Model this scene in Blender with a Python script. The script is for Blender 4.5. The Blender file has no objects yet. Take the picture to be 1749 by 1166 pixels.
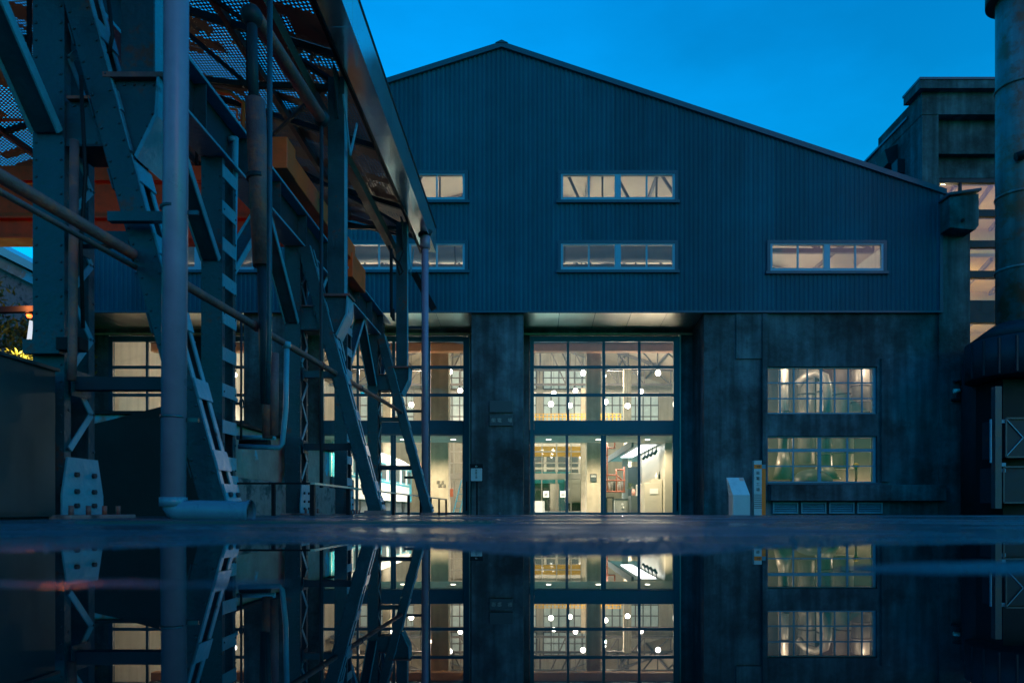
import bpy, bmesh, math, random
from mathutils import Vector, Matrix, noise
random.seed(7)
S = bpy.context.scene
COL = S.collection

# ------------------------------------------------------------------ camera, sky, exposure
CAMZ = 0.085
F = 1166.0                      # focal length in photo pixels (24 mm on a 36 mm sensor)
cam_d = bpy.data.cameras.new('camera')
cam = bpy.data.objects.new('camera', cam_d); COL.objects.link(cam)
cam.location = (0, 0, CAMZ); cam.rotation_euler = (math.radians(90), 0, 0)
cam_d.sensor_width = 36; cam_d.lens = 24
cam_d.shift_x = -33.5/1749; cam_d.shift_y = 287/1749
cam_d.clip_start = 0.02; cam_d.clip_end = 1500
cam_d.dof.use_dof = True; cam_d.dof.focus_distance = 15.0; cam_d.dof.aperture_fstop = 2.0
S.camera = cam

W = bpy.data.worlds.new('World'); S.world = W; W.use_nodes = True
wn = W.node_tree.nodes; wl = W.node_tree.links
for n in list(wn): wn.remove(n)
wo = wn.new('ShaderNodeOutputWorld'); wb = wn.new('ShaderNodeBackground')
sky = wn.new('ShaderNodeTexSky'); sky.sky_type = 'NISHITA'; sky.sun_disc = False
sky.sun_elevation = math.radians(4.0); sky.sun_rotation = math.radians(120)
sky.air_density = 1.6; sky.dust_density = 0.4; sky.ozone_density = 6.0
tint = wn.new('ShaderNodeMix'); tint.data_type = 'RGBA'; tint.blend_type = 'MULTIPLY'; tint.inputs[0].default_value = 1.0
SKY_TINT = (0.010, 1.44, 1.52, 1)
tint.inputs[7].default_value = SKY_TINT
wtc = wn.new('ShaderNodeTexCoord'); wns = wn.new('ShaderNodeTexNoise'); wns.inputs['Scale'].default_value = 2.2
wns.inputs['Detail'].default_value = 6; wns.inputs['Roughness'].default_value = 0.55
wmp = wn.new('ShaderNodeMapping'); wmp.inputs['Scale'].default_value = (1, 1, 2.4)
wl.new(wtc.outputs['Generated'], wmp.inputs['Vector']); wl.new(wmp.outputs[0], wns.inputs['Vector'])
wr = wn.new('ShaderNodeMapRange'); wr.inputs[1].default_value = .35; wr.inputs[2].default_value = .7
wr.inputs[3].default_value = .84; wr.inputs[4].default_value = 1.16
wl.new(wns.outputs['Fac'], wr.inputs[0])
cl = wn.new('ShaderNodeMix'); cl.data_type = 'RGBA'; cl.blend_type = 'MULTIPLY'; cl.inputs[0].default_value = 1.0
wl.new(sky.outputs[0], tint.inputs[6]); wl.new(tint.outputs[2], cl.inputs[6]); wl.new(wr.outputs[0], cl.inputs[7])
wl.new(cl.outputs[2], wb.inputs['Color']); wb.inputs['Strength'].default_value = 0.15
wl.new(wb.outputs[0], wo.inputs['Surface'])
sun_d = bpy.data.lights.new('dusk_glow', 'SUN'); sun_d.energy = 0.052; sun_d.angle = math.radians(30); sun_d.color = (1.0, .20, .06)
sun = bpy.data.objects.new('dusk_glow', sun_d); COL.objects.link(sun)
sun.rotation_euler = (math.radians(71), 0, math.radians(36))

S.view_settings.view_transform = 'Standard'; S.view_settings.look = 'None'
S.view_settings.exposure = 2.0; S.view_settings.gamma = 1.0; S.view_settings.use_curve_mapping = False
S.render.engine = 'CYCLES'
S.cycles.use_denoising = True
S.cycles.max_bounces = 8; S.cycles.diffuse_bounces = 4; S.cycles.glossy_bounces = 5
S.cycles.transparent_max_bounces = 24; S.cycles.sample_clamp_indirect = 4.0
S.cycles.caustics_reflective = False; S.cycles.caustics_refractive = False

# ------------------------------------------------------------------ helpers
def U(px, D): return (px - 908.0) / F * D
def V(py, D): return (870.0 - py) / F * D + CAMZ

def tag(o, label=None, cat=None, group=None, kind=None):
    if label: o['label'] = label
    if cat: o['category'] = cat
    if group: o['group'] = group
    if kind: o['kind'] = kind
    return o

def thing(name, label, cat, loc=(0, 0, 0), group=None):
    o = bpy.data.objects.new(name, None); COL.objects.link(o); o.location = loc; o.empty_display_size = .2
    return tag(o, label, cat, group)

def base_of(o):
    v = Vector((0, 0, 0))
    while o is not None: v = v + o.location; o = o.parent
    return v

def link_mesh(name, me, parent=None, loc=(0, 0, 0)):
    o = bpy.data.objects.new(name, me); COL.objects.link(o); o.parent = parent; o.location = loc
    return o

class MB:
    def __init__(s): s.v = []; s.f = []; s.sm = []
    def quad(s, a, b, c, d):
        n = len(s.v); s.v += [tuple(a), tuple(b), tuple(c), tuple(d)]; s.f.append((n, n+1, n+2, n+3)); s.sm.append(False); return s
    def box(s, x0, x1, y0, y1, z0, z1):
        if x0 > x1: x0, x1 = x1, x0
        if y0 > y1: y0, y1 = y1, y0
        if z0 > z1: z0, z1 = z1, z0
        n = len(s.v)
        s.v += [(x0,y0,z0),(x1,y0,z0),(x1,y1,z0),(x0,y1,z0),(x0,y0,z1),(x1,y0,z1),(x1,y1,z1),(x0,y1,z1)]
        for q in ((0,3,2,1),(4,5,6,7),(0,1,5,4),(1,2,6,5),(2,3,7,6),(3,0,4,7)):
            s.f.append(tuple(n+i for i in q)); s.sm.append(False)
        return s
    def bar(s, p, q, w, h, up=(0, 0, 1)):
        """rectangular bar from p to q; w across, h along up"""
        p = Vector(p); q = Vector(q); t = (q-p).normalized(); up = Vector(up)
        if abs(t.dot(up)) > .98: up = Vector((0, 1, 0))
        a = t.cross(up).normalized(); b = a.cross(t).normalized()
        n = len(s.v)
        for e in (p, q):
            for i, j in ((-1,-1),(1,-1),(1,1),(-1,1)): s.v.append(tuple(e + a*(w/2*i) + b*(h/2*j)))
        for f in ((0,1,2,3),(7,6,5,4),(0,4,5,1),(1,5,6,2),(2,6,7,3),(3,7,4,0)):
            s.f.append(tuple(n+i for i in f)); s.sm.append(False)
        return s
    def tube(s, pts, r, seg=12, caps=True):
        """swept tube through points; r a number or a list"""
        pts = [Vector(p) for p in pts]; rs = r if isinstance(r, (list, tuple)) else [r]*len(pts)
        n0 = len(s.v); prev = None
        for i, p in enumerate(pts):
            t = ((pts[min(i+1, len(pts)-1)] - pts[max(i-1, 0)])).normalized()
            if prev is None:
                u = Vector((0, 0, 1)) if abs(t.z) < .9 else Vector((1, 0, 0))
                a = t.cross(u).normalized()
            else:
                a = (prev - t*prev.dot(t)).normalized()
            prev = a; b = t.cross(a)
            for k in range(seg):
                an = 2*math.pi*k/seg; s.v.append(tuple(p + (a*math.cos(an) + b*math.sin(an))*rs[i]))
        for i in range(len(pts)-1):
            for k in range(seg):
                k2 = (k+1) % seg
                s.f.append((n0+i*seg+k, n0+i*seg+k2, n0+(i+1)*seg+k2, n0+(i+1)*seg+k)); s.sm.append(True)
        if caps:
            s.f.append(tuple(n0+k for k in range(seg))[::-1]); s.sm.append(False)
            e = n0+(len(pts)-1)*seg; s.f.append(tuple(e+k for k in range(seg))); s.sm.append(False)
        return s
    def prism(s, poly, y0, y1, axis='y'):
        """poly of (a,b); axis y: a=x b=z; axis x: a=y b=z; axis z: a=x b=y"""
        def P(a, b, c): return (a, c, b) if axis == 'y' else ((c, a, b) if axis == 'x' else (a, b, c))
        n = len(s.v); k = len(poly)
        for c in (y0, y1):
            for a, b in poly: s.v.append(P(a, b, c))
        s.f.append(tuple(n+i for i in range(k))); s.sm.append(False)
        s.f.append(tuple(n+k+i for i in range(k))[::-1]); s.sm.append(False)
        for i in range(k):
            j = (i+1) % k; s.f.append((n+i, n+k+i, n+k+j, n+j)); s.sm.append(False)
        return s
    def ball(s, c, r, seg=10, rings=6, sz=1.0):
        c = Vector(c); n0 = len(s.v)
        for i in range(rings+1):
            th = math.pi*i/rings
            for k in range(seg):
                an = 2*math.pi*k/seg
                s.v.append((c.x+r*math.sin(th)*math.cos(an), c.y+r*math.sin(th)*math.sin(an), c.z+r*sz*math.cos(th)))
        for i in range(rings):
            for k in range(seg):
                k2 = (k+1) % seg
                s.f.append((n0+i*seg+k, n0+(i+1)*seg+k, n0+(i+1)*seg+k2, n0+i*seg+k2)); s.sm.append(True)
        return s
    def mesh(s, name, mat, off=(0, 0, 0)):
        me = bpy.data.meshes.new(name); ox, oy, oz = off
        me.from_pydata([(x-ox, y-oy, z-oz) for x, y, z in s.v], [], s.f)
        if any(s.sm): me.polygons.foreach_set('use_smooth', s.sm)
        me.materials.append(mat); me.update(); return me
    def build(s, name, mat, parent=None, origin=None, bevel=0):
        """mesh written in world coordinates; origin = where the object's own origin sits"""
        pb = base_of(parent) if parent else Vector((0, 0, 0))
        if origin is None: origin = pb if parent else Vector((0, 0, 0))
        origin = Vector(origin)
        o = link_mesh(name, s.mesh(name, mat, tuple(origin)), parent, tuple(origin - pb))
        if bevel:
            m = o.modifiers.new('edge', 'BEVEL'); m.width = bevel; m.segments = 2; m.limit_method = 'ANGLE'
        return o

def text_mesh(name, body, mat, parent, loc, size, rot=(math.radians(90), 0, 0), align='CENTER', depth=.002, spacing=1.0):
    cu = bpy.data.curves.new(name+'_curve', 'FONT'); cu.body = body; cu.size = size; cu.extrude = depth
    cu.align_x = align; cu.align_y = 'CENTER'; cu.space_line = spacing
    t = bpy.data.objects.new(name+'_tmp', cu); COL.objects.link(t)
    bpy.context.view_layer.update()
    dg = bpy.context.evaluated_depsgraph_get()
    me = bpy.data.meshes.new_from_object(t.evaluated_get(dg)); me.name = name
    bpy.data.objects.remove(t); me.materials.clear(); me.materials.append(mat)
    o = link_mesh(name, me, parent, tuple(Vector(loc) - (base_of(parent) if parent else Vector((0, 0, 0)))))
    o.rotation_euler = rot
    return o

# ------------------------------------------------------------------ materials
def material(name, col, rough=.6, metal=0.0, var=.25, scale=3.0, col2=None, mix=(.5, .62), mscale=1.2, bump=.0, bscale=30,
             streak=0.0, emit=None, estr=0.0, ior=1.45, rvar=.1, spec=.5, orand=0):
    m = bpy.data.materials.new(name); m.use_nodes = True
    nt = m.node_tree; N = nt.nodes; L = nt.links
    b = N['Principled BSDF']; b.inputs['Roughness'].default_value = rough; b.inputs['Metallic'].default_value = metal
    b.inputs['IOR'].default_value = ior; b.inputs['Specular IOR Level'].default_value = spec
    geo = N.new('ShaderNodeNewGeometry')
    n1 = N.new('ShaderNodeTexNoise'); n1.inputs['Scale'].default_value = scale; n1.inputs['Detail'].default_value = 8
    n1.inputs['Roughness'].default_value = .65; L.new(geo.outputs['Position'], n1.inputs['Vector'])
    mr = N.new('ShaderNodeMapRange'); mr.inputs[1].default_value = .3; mr.inputs[2].default_value = .7
    mr.inputs[3].default_value = 1-var; mr.inputs[4].default_value = 1+var; L.new(n1.outputs['Fac'], mr.inputs[0])
    mx = N.new('ShaderNodeMix'); mx.data_type = 'RGBA'; mx.blend_type = 'MULTIPLY'; mx.inputs[0].default_value = 1
    mx.inputs[6].default_value = (*col, 1); L.new(mr.outputs[0], mx.inputs[7])
    out = mx.outputs[2]
    if streak:
        mp = N.new('ShaderNodeMapping'); mp.inputs['Scale'].default_value = (1.6, 1.6, .12); L.new(geo.outputs['Position'], mp.inputs['Vector'])
        ns = N.new('ShaderNodeTexNoise'); ns.inputs['Scale'].default_value = 2.5; ns.inputs['Detail'].default_value = 7; L.new(mp.outputs[0], ns.inputs['Vector'])
        m2 = N.new('ShaderNodeMapRange'); m2.inputs[1].default_value = .35; m2.inputs[2].default_value = .68
        m2.inputs[3].default_value = 1-streak; m2.inputs[4].default_value = 1+streak*.6; L.new(ns.outputs['Fac'], m2.inputs[0])
        x2 = N.new('ShaderNodeMix'); x2.data_type = 'RGBA'; x2.blend_type = 'MULTIPLY'; x2.inputs[0].default_value = 1
        L.new(out, x2.inputs[6]); L.new(m2.outputs[0], x2.inputs[7]); out = x2.outputs[2]
    if col2:
        n2 = N.new('ShaderNodeTexNoise'); n2.inputs['Scale'].default_value = mscale; n2.inputs['Detail'].default_value = 9
        n2.inputs['Roughness'].default_value = .7; L.new(geo.outputs['Position'], n2.inputs['Vector'])
        r2 = N.new('ShaderNodeMapRange'); r2.inputs[1].default_value = mix[0]; r2.inputs[2].default_value = mix[1]
        L.new(n2.outputs['Fac'], r2.inputs[0])
        x3 = N.new('ShaderNodeMix'); x3.data_type = 'RGBA'; L.new(r2.outputs[0], x3.inputs[0]); L.new(out, x3.inputs[6])
        x3.inputs[7].default_value = (*col2, 1); out = x3.outputs[2]
    if orand:
        oi = N.new('ShaderNodeObjectInfo'); mo = N.new('ShaderNodeMapRange'); mo.inputs[3].default_value = 1-orand; mo.inputs[4].default_value = 1+orand
        L.new(oi.outputs['Random'], mo.inputs[0]); xo = N.new('ShaderNodeMix'); xo.data_type = 'RGBA'; xo.blend_type = 'MULTIPLY'; xo.inputs[0].default_value = 1
        L.new(out, xo.inputs[6]); L.new(mo.outputs[0], xo.inputs[7]); out = xo.outputs[2]
    L.new(out, b.inputs['Base Color'])
    rr = N.new('ShaderNodeMapRange'); rr.inputs[3].default_value = max(0.02, rough-rvar); rr.inputs[4].default_value = min(1, rough+rvar)
    rr.inputs[1].default_value = .3; rr.inputs[2].default_value = .7
    L.new(n1.outputs['Fac'], rr.inputs[0]); L.new(rr.outputs[0], b.inputs['Roughness'])
    if bump:
        nb = N.new('ShaderNodeTexNoise'); nb.inputs['Scale'].default_value = bscale; nb.inputs['Detail'].default_value = 5
        L.new(geo.outputs['Position'], nb.inputs['Vector'])
        bp = N.new('ShaderNodeBump'); bp.inputs['Strength'].default_value = bump; bp.inputs['Distance'].default_value = .02
        L.new(nb.outputs['Fac'], bp.inputs['Height']); L.new(bp.outputs[0], b.inputs['Normal'])
    if emit:
        b.inputs['Emission Color'].default_value = (*emit, 1); b.inputs['Emission Strength'].default_value = estr
    return m

def glass_material(name, tintc=(.93, .97, .95), refl=1.0, rough=.02):
    m = bpy.data.materials.new(name); m.use_nodes = True; N = m.node_tree.nodes; L = m.node_tree.links
    for n in list(N): N.remove(n)
    o = N.new('ShaderNodeOutputMaterial'); t = N.new('ShaderNodeBsdfTransparent'); t.inputs[0].default_value = (*tintc, 1)
    g = N.new('ShaderNodeBsdfGlossy'); g.inputs['Roughness'].default_value = rough
    fr = N.new('ShaderNodeFresnel'); fr.inputs[0].default_value = 1.45
    mm = N.new('ShaderNodeMath'); mm.operation = 'MULTIPLY'; mm.inputs[1].default_value = refl; L.new(fr.outputs[0], mm.inputs[0])
    mx = N.new('ShaderNodeMixShader'); L.new(mm.outputs[0], mx.inputs[0]); L.new(t.outputs[0], mx.inputs[1]); L.new(g.outputs[0], mx.inputs[2])
    # dusty film on the pane
    d = N.new('ShaderNodeBsdfDiffuse'); d.inputs[0].default_value = (.5, .5, .48, 1)
    geo = N.new('ShaderNodeNewGeometry'); nz = N.new('ShaderNodeTexNoise'); nz.inputs['Scale'].default_value = 1.4; nz.inputs['Detail'].default_value = 7
    L.new(geo.outputs['Position'], nz.inputs['Vector'])
    mr = N.new('ShaderNodeMapRange'); mr.inputs[1].default_value = .4; mr.inputs[2].default_value = .75; mr.inputs[3].default_value = .005; mr.inputs[4].default_value = .03
    L.new(nz.outputs['Fac'], mr.inputs[0])
    m2 = N.new('ShaderNodeMixShader'); L.new(mr.outputs[0], m2.inputs[0]); L.new(mx.outputs[0], m2.inputs[1]); L.new(d.outputs[0], m2.inputs[2])
    L.new(m2.outputs[0], o.inputs[0]); return m

M = {}
M['cladding'] = material('cladding_paint', (.004, .088, .135), .55, 0, .16, 0.7, streak=.10, orand=.13, spec=.15)
M['trim'] = material('cladding_trim', (.008, .075, .12), .45, 0, .10, 2)
M['alu'] = material('pale_window_frame', (.10, .34, .46), .35, 0, .05, 3)
M['gateframe'] = material('blue_gate_paint', (.008, .08, .13), .38, 0, .12, 3)
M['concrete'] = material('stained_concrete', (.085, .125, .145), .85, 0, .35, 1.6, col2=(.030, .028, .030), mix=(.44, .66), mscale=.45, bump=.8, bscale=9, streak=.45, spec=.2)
M['concrete_in'] = material('warm_board_concrete', (.58, .50, .38), .8, 0, .14, 2.2, col2=(.36, .31, .24), mix=(.52, .75), mscale=1.2, bump=.3, bscale=20, streak=.15)
M['wall_in'] = material('interior_plaster', (.55, .52, .45), .8, 0, .10, 1.2, streak=.12)
M['ceiling'] = material('interior_ceiling', (.62, .50, .38), .8, 0, .08, .8)
M['floor_in'] = material('polished_floor', (.42, .40, .36), .25, 0, .12, 1.5)
M['truss'] = material('truss_steel', (.16, .15, .15), .6, 0, .15, 3)
M['soffit'] = material('soffit_metal', (.95, .88, .75), .36, .92, .06, 2, rvar=.05)
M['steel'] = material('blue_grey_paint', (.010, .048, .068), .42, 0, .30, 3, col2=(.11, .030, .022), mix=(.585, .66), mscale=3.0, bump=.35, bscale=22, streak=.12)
M['steel_pale_lit'] = material('pale_blue_and_skylit_paint', (.055, .26, .36), .38, 0, .2, 4, col2=(.07, .05, .05), mix=(.60, .70), mscale=4.0, bump=.3, bscale=22)  # lighter copy of the steel paints sky light on right-facing trestle faces
M['dark_steel'] = material('dark_steel', (.014, .028, .040), .5, 0, .25, 3, col2=(.05, .022, .018), mix=(.55, .7), mscale=3, spec=.25)
M['rust'] = material('rusty_steel', (.15, .062, .066), .6, 0, .3, 4, col2=(.40, .08, .04), mix=(.5, .66), mscale=4, bump=.4, bscale=30)
M['peach'] = material('peach_girder_paint', (.95, .42, .20), .5, 0, .1, 2)
M['orange'] = material('orange_crane_paint', (.98, .085, .010), .55, 0, .2, 3, col2=(.60, .05, .015), mix=(.55, .75), mscale=2)
M['orange_dark'] = material('worn_orange_paint', (.97, .052, .010), .6, 0, .25, 3, col2=(.45, .035, .012), mix=(.5, .75), mscale=2)
M['pvc'] = material('lilac_pvc', (.26, .20, .30), .35, 0, .16, 2.5, streak=.18, bump=.1, bscale=10)
M['pvc_blue'] = material('blue_grey_pvc', (.08, .19, .26), .3, 0, .12, 2.5)
M['stainless'] = material('stainless_sheet', (.075, .11, .13), .36, .8, .12, 1.5, streak=.12, rvar=.08)
M['gutter'] = material('gutter_sheet', (.82, .78, .74), .16, .92, .10, 1.2, rvar=.06)
M['purlin'] = material('brown_purlin', (.11, .045, .04), .6, 0, .2, 2)
M['tarp'] = material('black_tarpaulin', (.007, .007, .008), .8, 0, .3, 3, bump=.4, bscale=6)
M['plinth'] = material('weathered_plinth', (.42, .19, .17), .85, 0, .3, 2, col2=(.08, .36, .50), mix=(.53, .60), mscale=1.1, bump=.8, bscale=12)
M['plinth_low'] = material('chipped_plinth', (.30, .16, .16), .9, 0, .4, 3, col2=(.05, .045, .05), mix=(.5, .6), mscale=3, bump=1.0, bscale=10)
M['black'] = material('black_enamel', (.012, .014, .018), .5, 0, .1, 3, spec=.12)
M['white'] = material('white_enamel', (.75, .75, .72), .4, 0, .05, 3)
M['sign_blue'] = material('pale_blue_sign', (.38, .44, .48), .4, 0, .06, 3)
M['sign_top'] = material('pale_sign_top', (.50, .58, .62), .3, 0, .05, 3)
M['amber'] = material('amber_sign', (1.0, .15, .004), .5, 0, .1, 3)
M['ink'] = material('dark_lettering', (.02, .02, .03), .6, 0, .02, 3)
M['yellow'] = material('yellow_crane_paint', (.90, .50, .04), .5, 0, .1, 2)
M['red_pipe'] = material('red_oxide_pipe', (.50, .14, .07), .45, 0, .15, 3)
M['teal'] = material('teal_train_paint', (.02, .30, .42), .35, 0, .06, 3)
M['cream'] = material('cream_train_paint', (.72, .70, .64), .35, 0, .05, 3)
M['grey'] = material('grey_laminate', (.34, .35, .32), .5, 0, .06, 3)
M['beige'] = material('beige_counter', (.50, .46, .38), .5, 0, .05, 3)
M['darkgrey'] = material('dark_grey_panel', (.055, .07, .08), .5, 0, .08, 3)
M['duct'] = material('galvanised_duct', (.50, .47, .41), .35, .25, .12, 2, rvar=.08, streak=.2)
M['plant_wall'] = material('plant_room_plaster', (.22, .19, .15), .8, 0, .15, 1.2)
M['tank'] = material('dark_tank_paint', (.12, .14, .16), .4, 0, .12, 2)
M['tower_in'] = material('amber_lit_lining', (.72, .56, .24), .8, 0, .12, 1)
M['leaf'] = material('tree_leaf', (.12, .15, .04), .6, 0, .5, 2)
M['bark'] = material('tree_bark', (.08, .06, .04), .9, 0, .3, 8)
M['roofmetal'] = material('grey_roof_sheet', (.20, .21, .22), .5, 0, .1, 2)
M['stack'] = material('stained_stack_steel', (.15, .16, .18), .55, 0, .25, 1.5, col2=(.32, .075, .05), mix=(.46, .60), mscale=1.6, bump=.3, bscale=8, streak=.35)
M['frosted'] = material('pale_green_glazing', (.50, .58, .55), .25, 0, .18, .8, streak=.08, emit=(.55, .68, .62), estr=.11)
M['lamp'] = material('lamp_globe', (1, 1, 1), .5, 0, 0, 3, emit=(1.0, .93, .80), estr=12)
M['downlight'] = material('downlight_disc', (1, 1, 1), .5, 0, 0, 3, emit=(1.0, .9, .74), estr=4)
M['panel_light'] = material('white_light_panel', (1, 1, 1), .5, 0, 0, 3, emit=(.95, .97, 1.0), estr=.8)
M['red_lamp'] = material('orange_red_lamp', (1, .2, .05), .5, 0, 0, 3, emit=(1, .12, .02), estr=1.2)
M['slit'] = material('white_lit_strip', (1, 1, 1), .5, 0, 0, 3, emit=(.85, .88, 1.0), estr=.2)
M['skin_red'] = material('pink_plastic', (.75, .38, .32), .5, 0, .05, 3)
M['gate_pale'] = material('pale_gate_paint', (.62, .60, .54), .4, 0, .08, 3)
M['duct_dark'] = material('dull_duct', (.26, .27, .27), .5, .3, .12, 2)
M['glass'] = glass_material('clear_glass', (.96, .96, .94))
M['glass_dark'] = glass_material('smoky_glass', (.45, .5, .5))

# wet asphalt
m = material('wet_asphalt', (.020, .075, .10), .3, 0, .3, 6, col2=(.010, .035, .048), mix=(.45, .65), mscale=.9, bump=0, rvar=.16)
nt = m.node_tree; N = nt.nodes; L = nt.links; b = N['Principled BSDF']
geo = N.new('ShaderNodeNewGeometry')
na = N.new('ShaderNodeTexNoise'); na.inputs['Scale'].default_value = 140; na.inputs['Detail'].default_value = 4
vo = N.new('ShaderNodeTexVoronoi'); vo.inputs['Scale'].default_value = 90
L.new(geo.outputs['Position'], na.inputs['Vector']); L.new(geo.outputs['Position'], vo.inputs['Vector'])
ad = N.new('ShaderNodeMath'); ad.operation = 'ADD'; L.new(na.outputs['Fac'], ad.inputs[0]); L.new(vo.outputs['Distance'], ad.inputs[1])
bp = N.new('ShaderNodeBump'); bp.inputs['Strength'].default_value = .8; bp.inputs['Distance'].default_value = .006
L.new(ad.outputs[0], bp.inputs['Height']); L.new(bp.outputs[0], b.inputs['Normal'])
b.inputs['Specular IOR Level'].default_value = .35
mpn = N.new('ShaderNodeMapping'); mpn.inputs['Scale'].default_value = (.5, 1.3, 1); L.new(geo.outputs['Position'], mpn.inputs['Vector'])
nr = N.new('ShaderNodeTexNoise'); nr.inputs['Scale'].default_value = .9; nr.inputs['Detail'].default_value = 7
L.new(mpn.outputs[0], nr.inputs['Vector'])
rr = N.new('ShaderNodeMapRange'); rr.inputs[1].default_value = .42; rr.inputs[2].default_value = .56
rr.inputs[3].default_value = .07; rr.inputs[4].default_value = .60; L.new(nr.outputs['Fac'], rr.inputs[0]); L.new(rr.outputs[0], b.inputs['Roughness'])
M['asphalt'] = m

# puddle water
m = bpy.data.materials.new('puddle_water'); m.use_nodes = True; b = m.node_tree.nodes['Principled BSDF']
b.inputs['Base Color'].default_value = (.006, .008, .01, 1); b.inputs['Roughness'].default_value = .0; b.inputs['IOR'].default_value = 1.75
nw = m.node_tree.nodes.new('ShaderNodeTexNoise'); nw.inputs['Scale'].default_value = 5
gw = m.node_tree.nodes.new('ShaderNodeNewGeometry'); m.node_tree.links.new(gw.outputs['Position'], nw.inputs['Vector'])
bw = m.node_tree.nodes.new('ShaderNodeBump'); bw.inputs['Strength'].default_value = .02; bw.inputs['Distance'].default_value = .004
m.node_tree.links.new(nw.outputs['Fac'], bw.inputs['Height']); m.node_tree.links.new(bw.outputs[0], b.inputs['Normal'])
M['water'] = m

# perforated roof sheet: holes cut by a dot grid, gathered in blocky patches
m = material('perforated_brown_sheet', (.17, .105, .085), .55, 0, .2, 1.5)
nt = m.node_tree; N = nt.nodes; L = nt.links; b = N['Principled BSDF']; out = [n for n in N if n.type == 'OUTPUT_MATERIAL'][0]
geo = N.new('ShaderNodeNewGeometry'); sp = N.new('ShaderNodeSeparateXYZ'); L.new(geo.outputs['Position'], sp.inputs[0])
def mth(op, a, bb=None):
    n = N.new('ShaderNodeMath'); n.operation = op
    for i, x in enumerate((a, bb)):
        if x is None: continue
        if isinstance(x, (int, float)): n.inputs[i].default_value = x
        else: L.new(x, n.inputs[i])
    return n.outputs[0]
PIT = .068
gx = mth('DIVIDE', sp.outputs['X'], PIT); gy = mth('DIVIDE', sp.outputs['Y'], PIT)
fx = mth('SUBTRACT', mth('FRACT', gx), .5); row = mth('FLOOR', gx)
gy2 = mth('ADD', gy, mth('MULTIPLY', mth('MODULO', row, 2.0), .5))
fy = mth('SUBTRACT', mth('FRACT', gy2), .5)
dist = mth('SQRT', mth('ADD', mth('MULTIPLY', fx, fx), mth('MULTIPLY', fy, fy)))
hole = mth('LESS_THAN', dist, .27)
cx_ = N.new('ShaderNodeCombineXYZ'); L.new(mth('MULTIPLY', row, PIT), cx_.inputs[0]); L.new(mth('MULTIPLY', mth('FLOOR', gy2), PIT), cx_.inputs[1])
pn = N.new('ShaderNodeTexNoise'); pn.inputs['Scale'].default_value = 1.2; pn.inputs['Detail'].default_value = 2.5; L.new(cx_.outputs[0], pn.inputs['Vector'])
patch = mth('GREATER_THAN', pn.outputs['Fac'], .41)
# coarse blocks
cb = N.new('ShaderNodeCombineXYZ'); L.new(mth('MULTIPLY', mth('FLOOR', mth('DIVIDE', sp.outputs['X'], .52)), .52), cb.inputs[0]); L.new(mth('MULTIPLY', mth('FLOOR', mth('DIVIDE', sp.outputs['Y'], .26)), .26), cb.inputs[1])
wn_ = N.new('ShaderNodeTexWhiteNoise'); L.new(cb.outputs[0], wn_.inputs['Vector'])
blk = mth('GREATER_THAN', wn_.outputs['Value'], .22)
fac = mth('MULTIPLY', mth('MULTIPLY', hole, patch), blk)
tr = N.new('ShaderNodeBsdfTransparent'); mxs = N.new('ShaderNodeMixShader')
L.new(fac, mxs.inputs[0]); L.new(b.outputs[0], mxs.inputs[1]); L.new(tr.outputs[0], mxs.inputs[2]); L.new(mxs.outputs[0], out.inputs[0])
M['perf'] = m

# ------------------------------------------------------------------ ground and puddle
def sstep(a, b_, x):
    t = max(0.0, min(1.0, (x-a)/(b_-a))); return t*t*(3-2*t)
def gz(x, y):
    base = .004 + .012*sstep(1.5, 4.0, y) - .105*sstep(7, 22, y) if y < 400 else -.1
    if -1.2 < y < 5:
        n = noise.noise((x*1.7, y*3.0, 3.1)); n2 = noise.noise((x*9, y*14, 7.7))
        n3 = noise.noise((x*28, y*40, 1.2)); edge = 1.44 + .60*noise.noise((x*1.1+4, 0, 2.2)) + .10*n + .05*n2 - .10*sstep(-.2, -1.6, x)
        inside = 1 - sstep(edge-.16, edge+.16, y)
        h = base*(1-inside) + inside*(-.012)
        h = h + (.0022*n2+.0022*n3)*(1-inside*.35)
        # low humps that break the water
        w1 = sstep(.20, .62, x)
        h += w1*.0210*math.exp(-((y-.985-.03*n)/.070)**2)
        w2 = sstep(-.14, -.34, x)
        h += w2*.0150*math.exp(-((y-.78-.02*n-.02*n2)/.040)**2)
        w3 = sstep(-.75, -1.1, x)
        h += w3*.012*math.exp(-((y-1.18)/.07)**2)
        return h
    return base + (.004*noise.noise((x*.5, y*.5, 0)) if 1 < y < 60 else 0)
def axis(fine0, fine1, step, lo, hi):
    a = []; v = fine0
    while v < fine1: a.append(v); v += step
    r = [fine1]; g = step
    while r[-1] < hi: g *= 1.25; r.append(r[-1]+g)
    l = [fine0]; g = step
    while l[-1] > lo: g *= 1.25; l.append(l[-1]-g)
    return sorted(set(l[1:] + a + r))
xs = axis(-2.4, 2.4, .02, -250, 250); ys = axis(.5, 2.2, .011, -60, 600)
gm = MB(); gm.v = [(x, y, gz(x, y)) for y in ys for x in xs]; nx = len(xs)
for j in range(len(ys)-1):
    for i in range(nx-1):
        # leave out the cells under the workshop floor
        gm.f.append((j*nx+i, j*nx+i+1, (j+1)*nx+i+1, (j+1)*nx+i)); gm.sm.append(True)
g = gm.build('ground', M['asphalt']); tag(g, 'dark wet asphalt yard in front of the workshop', 'ground', kind='structure')
pw = MB(); pw.quad((-7, -3, 0), (7, -3, 0), (7, 1.95, 0), (-7, 1.95, 0))
o = pw.build('puddle_water', M['water']); tag(o, 'still mirror puddle reflecting the gate windows', 'puddle', kind='structure')

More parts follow.
